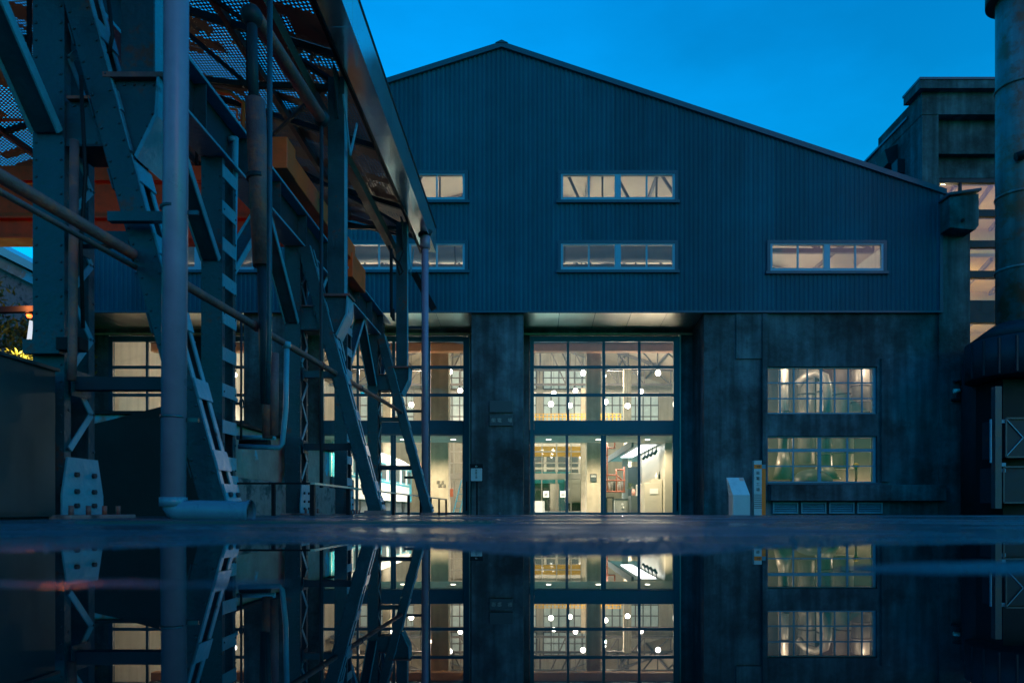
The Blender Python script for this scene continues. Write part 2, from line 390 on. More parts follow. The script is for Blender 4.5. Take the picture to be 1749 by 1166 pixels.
gr_ = MB(); rg_ = random.Random(11)
for k in range(2600):
    x = rg_.gauss(0, .75); y = 1.40 + rg_.gauss(0, .22) + abs(rg_.gauss(0, .25)); 
    if y < 1.0: continue
    s_ = rg_.uniform(.0015, .0048)*(1 + (rg_.random() < .06)*1.0); z = gz(x, y)
    p_ = [Vector((rg_.uniform(.7, 1.2)*dx, rg_.uniform(.7, 1.2)*dy, rg_.uniform(.5, .9)*dz))*s_ for dx, dy, dz in ((1,0,0),(0,1,0),(-1,0,0),(0,-1,0),(0,0,1),(0,0,-1))]
    n_ = len(gr_.v); gr_.v += [(x+q.x, y+q.y, z+.001+q.z) for q in p_]
    for a_, b2_, c_ in ((0,1,4),(1,2,4),(2,3,4),(3,0,4),(1,0,5),(2,1,5),(3,2,5),(0,3,5)): gr_.f.append((n_+a_, n_+b2_, n_+c_)); gr_.sm.append(False)
tag(gr_.build('grit', M['asphalt']), 'wet grit scattered along the puddle edge', 'grit', kind='stuff')
dg_ = thing('drain_grate', 'long flush steel drain grate in the wet yard left of the middle gate', 'drain', (-1.0, 3.6, .02))
t = MB(); zz = gz(-1, 3.6)+.006
for y in (3.45, 3.75): t.box(-2.3, -.2, y-.012, y+.012, zz-.02, zz+.004)
t.build('grate_frame', M['stainless'], dg_)
t = MB(); k = -2.28
while k < -.2: t.box(k, k+.018, 3.463, 3.737, zz-.02, zz+.003); k += .05
tag(t.build('grate_bars', M['stainless'], dg_), kind='stuff')

# ------------------------------------------------------------------ the workshop hall
DF = 22.0; DD = 23.6; GB = -.10; DBK = 58.0
BX0, BX1 = U(60, DF), U(1657, DF)          # concrete front from/to
CLX1 = U(1608, DF)                          # right end of the cladding
PKX, PKZ = U(857, DF), V(80, DF)
SL_L, SL_R = .317, .331
def roof_z(x): return PKZ - (PKX-x)*SL_L if x < PKX else PKZ - (x-PKX)*SL_R
ZC = V(534, DF)                             # bottom of the cladding
hall = thing('workshop_hall', 'big gabled workshop with ribbed blue cladding over a concrete ground floor', 'building', (0, DF, GB))

def holes_wall(mb, x0, x1, z0, z1, holes, y0, y1, top=None):
    """wall slab facing -y with rectangular openings, reveals included"""
    X = sorted(set([x0, x1] + [v for h in holes for v in h[:2] if x0 < v < x1]))
    Z = sorted(set([z0, z1] + [v for h in holes for v in h[2:] if z0 < v < z1]))
    def solid(i, j):
        if i < 0 or j < 0 or i >= len(X)-1 or j >= len(Z)-1: return False
        cx, cz = (X[i]+X[i+1])/2, (Z[j]+Z[j+1])/2
        return not any(h[0] < cx < h[1] and h[2] < cz < h[3] for h in holes)
    for i in range(len(X)-1):
        for j in range(len(Z)-1):
            if not solid(i, j): continue
            a, b_, c, d = X[i], X[i+1], Z[j], Z[j+1]
            mb.quad((a, y0, c), (b_, y0, c), (b_, y0, d), (a, y0, d)); mb.quad((b_, y1, c), (a, y1, c), (a, y1, d), (b_, y1, d))
            if not solid(i-1, j): mb.quad((a, y1, c), (a, y0, c), (a, y0, d), (a, y1, d))
            if not solid(i+1, j): mb.quad((b_, y0, c), (b_, y1, c), (b_, y1, d), (b_, y0, d))
            if not solid(i, j-1): mb.quad((a, y1, c), (b_, y1, c), (b_, y0, c), (a, y0, c))
            if not solid(i, j+1): mb.quad((a, y0, d), (b_, y0, d), (b_, y1, d), (a, y1, d))
    return mb

# openings: three gates and two windows in the concrete front
gates = [(-15.2, -9.3), (U(496, DF), U(805, DF)), (U(894, DF), U(1203, DF))]
GT = ZC
wU = (U(1312, DF), U(1500, DF), V(706, DF), V(625, DF))
wL = (U(1312, DF), U(1500, DF), V(824, DF), V(744, DF))
YW = DF + .06
for a, b_ in ((BX0, gates[0][0]), (gates[0][1], gates[1][0]), (gates[1][1], gates[2][0]), (gates[2][1], BX1-1.0)):
    fw = MB(); holes_wall(fw, a, b_, GB-.3, ZC+.05, [wU, wL] if a > 3 else [], YW, YW+.42)
    fw.build('front_wall', M['concrete'], hall)
# proud pilasters and panels of the concrete front
pl = MB()
pl.box(U(1258, DF), U(1312, DF)-.12, YW-.05, YW-.001, V(612, DF), ZC-.02)
pl.build('wall_panel', M['concrete'], hall)
pl = MB(); pl.box(U(1302, DF), U(1318, DF)-.14, YW-.09, YW-.052, V(855, DF), ZC-.03); pl.build('pilaster', M['concrete'], hall)
pl = MB(); pl.box(U(1500, DF)+.10, U(1514, DF)+.1, YW-.09, YW-.002, V(822, DF), V(612, DF)); pl.build('pilaster', M['concrete'], hall)
pl = MB(); pl.box(U(1312, DF), U(1608, DF), YW-.34, YW-.001, V(855, DF), V(828, DF)); pl.build('concrete_shelf', M['concrete'], hall, bevel=.015)
pl = MB(); pl.box(U(1308, DF), U(1504, DF), YW-.13, YW-.002, V(827, DF), V(824, DF)); pl.build('window_sill', M['trim'], hall)
# end pier on the right, taller than the cladding edge
pr = MB(); pr.box(BX1-1.0, BX1, YW-.06, YW+3.0, GB-.3, V(396, DF)); pr.build('corner_pier', M['concrete'], hall)
pr = MB(); pr.box(BX0, BX0+.35, YW+.42, DBK, GB-.3, roof_z(BX0)-.4); pr.build('side_wall', M['wall_in'], hall)
pr = MB(); pr.box(CLX1-.1, CLX1+.2, YW+.42, DBK, GB-.3, roof_z(CLX1)-.4); pr.build('side_wall', M['wall_in'], hall)
# recessed gate bays: side reveals, lintel, soffit panels
for a, b_ in gates:
    r = MB(); r.box(a-.30, a-.002, YW+.42, DD+.25, GB-.3, GT+.1); r.build('gate_reveal', M['concrete'], hall)
    r = MB(); r.box(b_+.002, b_+.30, YW+.42, DD+.25, GB-.3, GT+.1); r.build('gate_reveal', M['concrete'], hall)
    r = MB(); r.box(a, b_, DD+.02, DD+.25, V(572, DD), GT+.1); r.build('gate_lintel', M['concrete'], hall)
    r = MB(); r.box(a-.02, b_+.02, DD+.005, DD+.018, V(571.5, DD), V(568.5, DD)); r.build('gate_head_trim', M['concrete_in'], hall)
    n = 5; w = (b_-a)/n
    for k in range(n):
        r = MB(); zr = V(562, DD); r.prism([(DF+.01, ZC+.03), (DD+.0, zr), (DD+.0, zr+.02), (DF+.01, ZC+.05)], a+k*w+.008, a+(k+1)*w-.008, 'x'); r.build('soffit_panel', M['soffit'], hall)
    r = MB(); r.prism([(DF+.02, ZC+.055), (DD, V(562, DD)+.024), (DD, V(562, DD)+.04), (DF+.02, ZC+.07)], a, b_, 'x'); r.build('soffit_backing', M['dark_steel'], hall)

# gates: blue steel frame, 4x3 upper lights, beam, four door leaves
def gate(cx0, dd, name_label=None, parent=hall, top=575, glass='glass', fmat=None, s=1.0, ppx=None):
    fmat = fmat or M['gateframe']
    g = bpy.data.objects.new('gate', None); COL.objects.link(g); g.parent = parent
    g.location = Vector((cx0, dd, GB)) - base_of(parent)
    def X(p): return cx0 + (p-905)/F*DD*s        # photo columns of the middle gate, at its own distance
    def Z(p): return V(p, DD)
    fr = MB()
    for a, b_ in ((905, 912), (1150, 1160)): fr.box(X(a), X(b_), dd-.05, dd+.09, GB, Z(575))
    fr.box(X(912), X(1150), dd-.05, dd+.09, Z(583.5), Z(575))
    fr.build('gate_frame', fmat, g, bevel=.006)
    fr = MB(); fr.box(X(912)+.002, X(1150)-.002, dd-.07, dd+.09, Z(742), Z(718)); fr.build('gate_beam', fmat, g, bevel=.008)
    cols = ((912, 968), (972, 1028.5), (1033.5, 1089.5), (1094, 1150)); rows = ((583.5, 624.5), (629.5, 672), (677, 718))
    mu = MB()
    for a, b_ in ((968, 972), (1028.5, 1033.5), (1089.5, 1094)): mu.box(X(a), X(b_), dd-.03, dd+.05, Z(718), Z(583.5))
    mu.build('mullion', fmat, g)
    for a, b_ in ((624.5, 629.5), (672, 677)):
        tr_ = MB(); tr_.box(X(912), X(1150), dd-.026, dd+.046, Z(b_), Z(a)); tr_.build('transom', fmat, g)
    for a, b_ in cols:
        for c, d in rows:
            p = MB(); p.box(X(a)+.002, X(b_)-.002, dd+.006, dd+.014, Z(d)+.002, Z(c)-.002); p.build('pane', M[glass], g)
    dl = ((912, 968.5), (968.5, 1031), (1031, 1091.5), (1091.5, 1150))
    for k, (a, b_) in enumerate(dl):
        l_ = 0 if k in (0,) else (2 if k != 2 else 4); r_ = 0 if k == 3 else (2.5 if k != 1 else 5)
        f = MB()
        if l_ or True: f.box(X(a)+.003, X(a+max(l_, 1.4)), dd-.03, dd+.03, GB+.01, Z(742.5))
        f.box(X(b_-max(r_, 1.4)), X(b_)-.003, dd-.03, dd+.03, GB+.01, Z(742.5))
        f.box(X(a)+.003, X(b_)-.003, dd-.031, dd+.031, GB+.01, GB+.09); f.box(X(a)+.003, X(b_)-.003, dd-.031, dd+.031, Z(742.5)-.03, Z(742.5)-.002)
        f.build('door_frame', fmat, g)
        p = MB(); p.box(X(a+max(l_, 1.4))+.001, X(b_-max(r_, 1.4))-.001, dd-.004, dd+.004, GB+.092, Z(742.5)-.032); p.build('pane', M[glass], g)
    h_ = MB(); h_.tube([(X(1156), dd-.12, GB+.15), (X(1156), dd-.12, GB+1.15)], .022, 8); h_.build('handle', M['black'], g)
    for z in (.3, 1.0):
        h_ = MB(); h_.box(X(1156)-.015, X(1156)+.015, dd-.12, dd-.05, GB+z, GB+z+.03); h_.build('handle_bracket', M['black'], g)
    return g
GX = [-14.60, -7.32, U(905, DD)]
for gx0, (a, b_) in zip(GX, gates):
    gate(gx0, DD)
    e = gx0 + 255/F*DD
    if gx0-a > .01: j = MB(); j.box(a, gx0-.003, DD-.02, DD+.25, GB-.3, V(572, DD)-.001); j.build('gate_jamb', M['concrete'], hall)
    if b_-e > .01:
        j = MB(); j.box(e+.05, b_, DD-.02, DD+.25, GB-.3, V(572, DD)-.001); j.build('gate_jamb', M['concrete'], hall)
        j = MB(); j.box(e+.003, e+.048, DD-.08, DD+.2, GB-.3, V(572, DD)-.001); j.build('jamb_trim', M['wall_in'], hall)

# small print on the plaque etc. comes later; cladding
wins = []                                   # px0, px1, py_top, py_bot
for a, b_, c, d in ((958, 1152, 298, 343), (958, 1152, 417, 462), (600, 794, 298, 343), (600, 794, 417, 462), (242, 435, 417, 462), (1315, 1508, 417, 464)):
    wins.append((U(a, DF), U(b_, DF), V(d, DF), V(c, DF)))
PER = .148; DEP = .020
prof = [(0, 0), (.052, 0), (.070, -DEP), (.125, -DEP), (.148, 0)]
nr_ = int((CLX1-BX0)/PER); sheets = {}
for r_ in range(nr_):
    k = r_ // 7
    x0 = BX0 + r_*PER; sx0 = BX0+k*7*PER; sx1 = sx0+7*PER
    full = [w for w in wins if w[0]-.04 <= sx0 and sx1 <= w[1]+.04]
    for (a, ya), (b_, yb) in zip(prof[:-1], prof[1:]):
        xa, xb = x0+a, x0+b_
        yo = -.004*(k % 2)
        cuts = sorted([(w[2], w[3]) for w in wins if w[0]-.04 < (xa+xb)/2 < w[1]+.04])
        lo = ZC+.03
        for ic, (c0, c1) in enumerate(cuts + [(None, None)]):
            mb = sheets.setdefault((k, ic if full else 0), MB())
            if c0 is None:
                mb.quad((xa, DF+ya+yo, lo), (xb, DF+yb+yo, lo), (xb, DF+yb+yo, roof_z(xb)-.02), (xa, DF+ya+yo, roof_z(xa)-.02))
            else:
                mb.quad((xa, DF+ya+yo, lo), (xb, DF+yb+yo, lo), (xb, DF+yb+yo, c0-.02), (xa, DF+ya+yo, c0-.02)); lo = c1+.02
for k, mb in sheets.items(): mb.build('cladding_sheet', M['cladding'], hall)
# backing wall behind the sheets (inside face)
bk = MB(); zt = roof_z(CLX1)-.25
holes_wall(bk, BX0, CLX1, ZC+.05, zt, [w for w in wins if w[3] < zt], DF+.05, DF+.16)
bk.build('gable_lining', M['wall_in'], hall)
bk = MB(); zt2 = V(265, DF)
xl, xr = PKX-(PKZ-zt2)/SL_L+.3, PKX+(PKZ-zt2)/SL_R-.3
holes_wall(bk, xl, xr, zt+.002, zt2, [w for w in wins if w[3] > zt], DF+.05, DF+.16)
bk.prism([(BX0+.2, zt+.002), (xl-.002, zt+.002), (xl-.002, zt2-.02)], DF+.05, DF+.16); bk.prism([(xr+.002, zt+.002), (CLX1-.1, zt+.002), (xr+.002, zt2-.02)], DF+.05, DF+.16)
bk.prism([(xl, zt2+.002), (xr, zt2+.002), (PKX, PKZ-.35)], DF+.05, DF+.16)
bk.build('gable_lining', M['wall_in'], hall)
# flashing along the gable, foot trim, corner trims
for (xa, xb) in ((BX0-.15, PKX), (PKX, CLX1+.12)):
    t = MB(); za, zb = roof_z(xa), roof_z(xb)
    t.prism([(xa, za-.06), (xb, zb-.06), (xb, zb+.11), (xa, za+.11)], DF-.10, DF+.02)
    t.build('gable_flashing', M['trim'], hall)
t = MB(); t.prism([(PKX-.2, PKZ+.06), (PKX+.2, PKZ+.06), (PKX, PKZ+.15)], DF-.12, DF+.03); t.build('ridge_cap', M['trim'], hall)
t = MB(); t.box(BX0, CLX1+.02, DF-.07, DF+.01, ZC-.01, ZC+.05); t.build('foot_flashing', M['trim'], hall)
t = MB(); t.box(CLX1-.08, CLX1+.03, DF-.055, DF+.05, ZC+.052, roof_z(CLX1)-.08); t.build('corner_flashing', M['trim'], hall)
t = MB(); t.box(BX0-.03, BX0+.06, DF-.055, DF+.05, ZC+.052, roof_z(BX0)-.08); t.build('corner_flashing', M['trim'], hall)
# roof and warm ceiling
for (xa, xb) in ((BX0-.3, PKX), (PKX, CLX1+.25)):
    za, zb = roof_z(xa), roof_z(xb)
    t = MB(); t.prism([(xa, za-.04), (xb, zb-.04), (xb, zb+.08), (xa, za+.08)], DF+.022, DBK+.6); t.build('roof', M['roofmetal'], hall)
    t = MB(); t.prism([(xa, za-.16), (xb, zb-.16), (xb, zb-.10), (xa, za-.10)], DF+.17, DBK); t.build('ceiling', M['ceiling'], hall)

def strip_window(w, group_lab):
    x0, x1, z0, z1 = w
    g = bpy.data.objects.new('window', None); COL.objects.link(g); g.parent = hall; g.location = Vector((x0, DF, z0)) - base_of(hall)
    t = MB(); e = .10
    t.box(x0-e, x1+e, DF-.06, DF-.02+.02, z1+.002, z1+.11); t.box(x0-e-.05, x1+e+.05, DF-.10, DF, z0-.09, z0-.002)
    t.box(x0-e, x0-.002, DF-.06, DF, z0, z1); t.box(x1+.002, x1+e, DF-.06, DF, z0, z1); t.build('window_trim', M['trim'], g)
    f = MB(); k = .07
    f.box(x0, x1, DF-.045, DF+.06, z0, z0+.10); f.box(x0, x1, DF-.045, DF+.06, z1-.035, z1)
    f.box(x0, x0+k, DF-.045, DF+.06, z0+.10, z1-.035); f.box(x1-k, x1, DF-.045, DF+.06, z0+.10, z1-.035)
    xm = (x0+x1)/2; f.box(xm-.10, xm+.10, DF-.045, DF+.06, z0+.10, z1-.035)
    f.build('window_frame', M['alu'], g)
    for a, b_ in ((x0+k, xm-.10), (xm+.10, x1-k)):
        m_ = (a+b_)/2
        q = MB(); q.box(m_-.028, m_+.028, DF-.02, DF+.03, z0+.10, z1-.035); q.build('mullion', M['alu'], g)
        for c, d in ((a, m_-.028), (m_+.028, b_)):
            p = MB(); p.box(c+.001, d-.001, DF+.004, DF+.01, z0+.101, z1-.036); p.build('pane', M['glass'], g)
for w in wins: strip_window(w, '')

def grid_window(w, xs_, zs_, thick, y=YW+.12):
    x0, x1, z0, z1 = w
    g = bpy.data.objects.new('window', None); COL.objects.link(g); g.parent = hall; g.location = Vector((x0, y, z0)) - base_of(hall)
    f = MB(); f.box(x0, x1, y-.03, y+.03, z0, z0+.05); f.box(x0, x1, y-.03, y+.03, z1-.05, z1)
    f.box(x0, x0+.04, y-.03, y+.03, z0+.05, z1-.05); f.box(x1-.10, x1, y-.03, y+.03, z0+.05, z1-.05); f.build('window_frame', M['steel_pale_lit'], g)
    X = [x0+.04] + [x0+(x1-x0)*t for t in xs_] + [x1-.10]; Z = [z0+.05] + [z0+(z1-z0)*t for t in zs_] + [z1-.05]
    for i, x in enumerate(X[1:-1]):
        h = thick[0][i]; q = MB(); q.box(x-h, x+h, y-.025, y+.02, z0+.05, z1-.05); q.build('mullion', M['steel_pale_lit'], g)
    for i, z in enumerate(Z[1:-1]):
        h = thick[1][i]; q = MB(); q.box(x0+.04, x1-.10, y-.028, y+.018, z-h, z+h); q.build('transom', M['steel_pale_lit'], g)
    for i in range(len(X)-1):
        for j in range(len(Z)-1):
            p = MB(); p.box(X[i]+.022, X[i+1]-.022, y-.003, y+.003, Z[j]+.02, Z[j+1]-.02); p.build('pane', M['glass'], g)
grid_window(wU, [k/8 for k in range(1, 8)], [1/3, 2/3], ([.022]*3+[.04]+[.022]*3, [.02, .02]))
grid_window(wL, [.245, .485, .74], [.36, .70], ([.025, .055, .03], [.02, .05]))
# four louvred vents under the shelf
for a in (1320, 1368, 1416, 1464):
    x0, x1 = U(a, DF), U(a+43, DF); z0, z1 = V(877, DF)+.01, V(857.5, DF)
    g = bpy.data.objects.new('vent', None); COL.objects.link(g); g.parent = hall; g.location = Vector((x0, YW-.05, z0)) - base_of(hall)
    f = MB(); f.box(x0, x1, YW-.08, YW-.002, z1-.035, z1); f.box(x0, x1, YW-.08, YW-.002, z0, z0+.03)
    f.box(x0, x0+.04, YW-.08, YW-.002, z0+.03, z1-.035); f.box(x1-.04, x1, YW-.08, YW-.002, z0+.03, z1-.035); f.build('vent_frame', M['steel_pale_lit'], g)
    bkk = MB(); bkk.box(x0+.04, x1-.04, YW-.012, YW-.003, z0+.03, z1-.035); bkk.build('vent_back', M['black'], g)
    for k in range(5):
        z = z0+.05+k*.058
        s_ = MB(); s_.bar((x0+.04, YW-.05, z), (x1-.04, YW-.05, z), .012, .05, (0, .6, .8)); s_.build('louvre', M['steel_pale_lit'], g)
# bell-mouthed box at the right roof corner
t = MB(); a, b_ = U(1617, 21.6), U(1667, 21.6)
t.prism([(a, V(392, 21.6)), (b_-.12, V(396, 21.6)), (b_, V(388, 21.6)), (b_, V(334, 21.6)), (a, V(340, 21.6))], 21.45, 22.3)
bx = t.build('gutter_box', M['concrete'], hall, bevel=.02)
t = MB(); t.prism([(a-.05, V(338, 21.6)), (b_+.04, V(330, 21.6)), (b_+.04, V(326, 21.6)), (a-.05, V(334, 21.6))], 21.38, 22.35); t.build('gutter_box_lid', M['trim'], hall)
t = MB(); t.tube([(U(1645, 21.4), 21.44, V(376, 21.4)), (U(1645, 21.4), 21.40, V(376, 21.4))], .055, 12); t.build('outlet', M['black'], hall)

# ---- interior shell
fl = MB(); fl.box(BX0+.36, CLX1-.11, DD+.3, DBK-.002, GB-.2, GB+.004); fl.build('hall_floor', M['floor_in'], hall)
fl = MB()
for a, b_ in gates: fl.box(a, b_, YW, DD+.298, GB-.2, GB+.002)
fl.build('gate_threshold', M['concrete'], hall)
# back wall with the far gate and high gridded glazing
FG = (-.45, 4.75); FGT = 5.75
bw = MB(); holes_wall(bw, BX0+.36, CLX1-.11, GB, 10.1, [(FG[0], FG[1], GB-1, FGT), (-9.2, -4.0, GB-1, FGT)] + [(x, x+4.6, 6.1, 10.09) for x in (-14.6, -9.4, -4.2, 1.0, 6.2)], DBK, DBK+.3)
bw.prism([(BX0+.36, 10.102), (CLX1-.11, 10.102), (CLX1-.11, roof_z(CLX1)-.15), (PKX, PKZ-.2), (BX0+.36, roof_z(BX0)-.1)], DBK, DBK+.3)
bw.build('back_wall', M['wall_in'], hall)
for x in (-14.6, -9.4, -4.2, 1.0, 6.2):
    g = bpy.data.objects.new('high_window', None); COL.objects.link(g); g.parent = hall; g.location = Vector((x, DBK, 6.1)) - base_of(hall)
    for i in range(7):
        for j in range(4):
            p = MB(); p.box(x+i*.657+.03, x+(i+1)*.657-.03, DBK+.1, DBK+.11, 6.1+j*.95+.03, 6.1+(j+1)*.95-.03); p.build('pane', M['frosted'], g)
    q = MB()
    for i in range(8): q.box(x+i*.657-.045, x+i*.657+.045, DBK+.06, DBK+.14, 6.1, 9.9)
    for j in range(5): q.box(x, x+4.6, DBK+.065, DBK+.135, 6.1+j*.95-.045, 6.1+j*.95+.045)
    q.build('window_frame', M['truss'], g)
for x in (-9.4, -4.2, 1.0):
    g = bpy.data.objects.new('gable_window', None); COL.objects.link(g); g.parent = hall; g.location = Vector((x, DBK-.1, 10.3)) - base_of(hall)
    for i in range(7):
        for j in range(2):
            p = MB(); p.box(x+i*.657+.045, x+(i+1)*.657-.045, DBK-.06, DBK-.05, 10.3+j*.95+.045, 10.3+(j+1)*.95-.045); p.build('pane', M['frosted'], g)
    q = MB()
    for i in range(8): q.box(x+i*.657-.045, x+i*.657+.045, DBK-.1, DBK-.002, 10.3, 12.2)
    for j in range(3): q.box(x, x+4.6, DBK-.095, DBK-.003, 10.3+j*.95-.045, 10.3+j*.95+.045)
    q.build('window_frame', M['truss'], g)
# inner row of high glazing nearer the front of the hall (the gridded screen seen over the lobby)
# columns
for (x, y, w) in ((2.45, 27.2, .56), (-3.62, 27.2, .70), (-9.9, 27.2, .6), (6.3, 45, .5), (-3.6, 45, .5), (-9.5, 45, .5), (9.6, 45, .5), (4.0, 52, .5)):
    c = MB(); c.box(x-w/2, x+w/2, y-w/2, y+w/2, GB, 9.6 if y < 30 else 9.3); c.build('column', M['concrete_in'], hall, bevel=.02)
# trusses
def truss(y):
    t = MB(); zb = 9.7
    P = lambda x: roof_z(x) - .32
    xs2 = [BX0+.5 + k*(CLX1-BX0-1.0)/14 for k in range(15)]
    t.bar((xs2[0], y, zb), (xs2[-1], y, zb), .16, .16)
    for a, b_ in zip(xs2[:-1], xs2[1:]):
        if a < PKX < b_: t.bar((a, y, P(a)), (PKX, y, P(PKX)), .16, .16); t.bar((PKX, y, P(PKX)), (b_, y, P(b_)), .16, .16)
        else: t.bar((a, y, P(a)), (b_, y, P(b_)), .16, .16)
        t.bar((a, y, zb), (b_, y, P(b_)), .09, .09) if a < PKX else t.bar((a, y, P(a)), (b_, y, zb), .09, .09)
        t.bar((b_, y, zb), (b_, y, P(b_)), .07, .07)
    t.build('truss', M['truss'], hall)
for y in (25.4, 30.5, 36, 41.5, 47, 52.5): truss(y)
for k in range(12):
    x = BX0+1.2 + k*2.45
    if x > CLX1-.4: break
    p = MB(); z = roof_z(x)-.24; p.bar((x, 22.4, z), (x, DBK-.1, z), .10, .14); p.build('purlin', M['truss'], hall)
# lobby ceiling behind the gates with downlights
for (a, b_) in ((gates[1][0]+.2, gates[1][1]+.5), (gates[2][0]-.3, gates[2][1]+.6)):
    s_ = MB(); s_.box(a, b_, DD+.10, 26.2, 2.66, 2.86); s_.build('lobby_ceiling', M['wall_in'], hall)
# orange travelling crane high behind the gates
oc = thing('overhead_crane', 'orange overhead crane girder spanning just inside the gates', 'crane', (0, 26, 6.2))
t = MB(); t.box(-14.5, 12.5, 26.0, 26.35, 6.12, 6.42); t.build('girder', M['peach'], oc)
t = MB(); t.box(-14.5, 12.5, 25.92, 26.43, 6.422, 6.47); t.build('flange', M['truss'], oc)
# big horizontal duct behind the strip windows
dt = thing('horizontal_duct', 'long round metal duct behind the lower strip windows', 'duct', (0, 25, 9))
t = MB(); t.tube([(-13.5, 24.6, 9.36), (5.6, 24.6, 9.36)], .36, 20); t.build('duct_tube', M['duct_dark'], dt)
for k in range(10):
    t = MB(); x = -12.5+k*1.95; t.tube([(x, 24.6, 9.36), (x+.06, 24.6, 9.36)], .385, 20); t.build('flange_ring', M['truss'], dt)
t = MB(); t.box(-13.5, 5.6, 24.2, 24.4, 8.62, 8.78); tag(t.build('cable_tray', M['truss']), 'dark cable tray running below the long round duct', 'cable tray')
# plant room behind the right-hand windows, with vertical ducts
rw = MB(); rw.box(5.9, 6.1, DD+.4, 26.6, GB+.005, 6.0); rw.box(6.1, CLX1-.12, 26.4, 26.6, GB+.005, 6.0); rw.box(5.9, CLX1-.12, 22.6, 26.6, 6.002, 6.1)
rw.build('plant_room_wall', M['plant_wall'], hall)
def vduct(x, y, r, z0, z1, label, bell=None):
    d = thing('vertical_duct', label, 'duct', (x, y, z0))
    t = MB(); t.tube([(x, y, z0), (x, y, z1)], r, 20); t.build('duct_tube', M['duct'], d)
    for k in range(4):
        t = MB(); z = z0+(z1-z0)*(k+.5)/4; t.tube([(x, y, z), (x, y, z+.05)], r+.03, 20); t.build('flange_ring', M['truss'], d)
    if bell:
        t = MB(); t.tube([(x, y, bell), (x, y, z0)], [r*2.1, r], 20); t.build('hood', M['duct'], d)
vduct(U(1338, 24), 24, .17, V(772, 24), 5.9, 'narrow vertical duct at the left side of the plant room windows', V(818, 24))
vduct(U(1408, 24.2), 24.2, .26, V(795, 24), 4.6, 'vertical duct behind the middle mullion of the plant room windows', V(818, 24))
vduct(U(1440, 25.2), 25.2, .36, V(800, 25), 5.9, 'wide vertical duct right of centre behind the plant room windows')
vduct(U(1470, 24.3), 24.3, .30, V(700, 24), 5.9, 'duct seen in the right third of the upper plant room window')
vduct(U(1377, 25.6), 25.6, .30, V(790, 25), 5.9, 'set back vertical duct between the two left ducts')
bd = thing('bent_duct', 'curved elbow duct arching behind the upper plant room window', 'duct', (U(1400, 23.9), 23.9, 4.5))
t = MB(); x0, z0 = U(1398, 23.9), V(665, 23.9)
t.tube([(x0-.55, 24.4, z0+.25), (x0-.3, 24.3, z0+.52), (x0, 24.1, z0+.62), (x0+.25, 23.95, z0+.45), (x0+.32, 23.9, z0+.1), (x0+.32, 23.9, z0-.8)], .15, 14)
t.build('duct_tube', M['duct'], bd)
tk = thing('round_tank', 'domed blue tank low behind the lower plant room window', 'tank', (U(1378, 24), 23.7, GB))
t = MB(); t.ball((U(1378, 24), 23.6, .95), .72, 20, 10, .75); t.build('dome', M['tank'], tk)
t = MB(); t.tube([(U(1378, 24), 23.6, GB), (U(1378, 24), 23.6, .95)], .72, 20); t.build('tank_body', M['tank'], tk)
bk_ = thing('brass_valve', 'small brass valve beside the round duct in the lower plant room window', 'valve', (U(1462, 23.4), 23.4, 1.4))
t = MB(); t.ball((U(1462, 23.4), 23.4, V(795, 23.4)), .10, 10, 6); t.build('valve_body', M['yellow'], bk_)
t = MB(); t.tube([(U(1462, 23.4), 23.4, GB), (U(1462, 23.4), 23.4, V(797, 23.4))], .04, 8); t.build('valve_stem', M['rust'], bk_)

# ---- lamps
LAMPW = 1100
def pendant(x, y, z, lab, power=LAMPW, r=.15):
    t = thing('pendant_lamp', lab, 'lamp', (x, y, z), 'pendant globe lamps in the hall')
    g = MB(); g.ball((x, y, z), r, 12, 8); g.build('globe', M['lamp'], t)
    g = MB(); g.tube([(x, y, z+r*.9), (x, y, z+r*1.5)], [r*.9, r*.35], 12); g.build('shade', M['truss'], t)
    g = MB(); g.tube([(x, y, z+r*1.5), (x, y, min(9.7, z+3.2))], .012, 5); g.build('cord', M['truss'], t)
    ld = bpy.data.lights.new('lamp_light', 'SPOT'); ld.energy = power; ld.color = (1.0, .91, .78); ld.shadow_soft_size = .2; ld.spot_size = math.radians(150); ld.spot_blend = .8
    lo = bpy.data.objects.new('lamp_light', ld); COL.objects.link(lo); lo.parent = t; lo.location = (0, 0, -r-.24)
    return t
LZ = 6.5
lamps = [((996, 637), 'largest of the lamps seen through the middle gate, above its second pane column'), ((983, 667), 'globe lamp hanging just below and left of the largest one in the middle gate'), ((973, 692), 'third lamp of the row beside the wide concrete column'),
         ((1124, 637), 'bright lamp in the right pane column of the middle gate'), ((1095, 668), 'globe lamp behind the right mullion of the middle gate'), ((1072, 693), 'low lamp in the third pane column of the middle gate'),
         ((768, 635), 'bright lamp in the right pane column of the gate behind the trestle'), ((786, 667), 'lamp near the right edge of the gate behind the trestle'),
         ((637, 634), 'star-bright lamp beside the third inclined leg'), ((671, 667), 'lamp partly hidden by the far steel column'), ((702.5, 691), 'lamp seen between the far leg and the thin downpipe'),
         ((946, 671), 'small lamp in the left pane column of the middle gate, second from below'), ((941, 690), 'small faint lamp low in the left pane column of the middle gate'),
         ((1034, 686), 'small lamp on the middle mullion of the middle gate'), ((250, 672), 'lamp behind the left gate near the black tarpaulin'), ((400, 640), 'lamp behind the left gate near the laddered column')]
for (px, py), lab in lamps:
    D = min(54.0, (LZ-CAMZ)*F/(870-py))
    if px < 500: D = 34
    pendant(U(px, D), D, V(py, D), lab, r=.12 if D < 40 else .15)
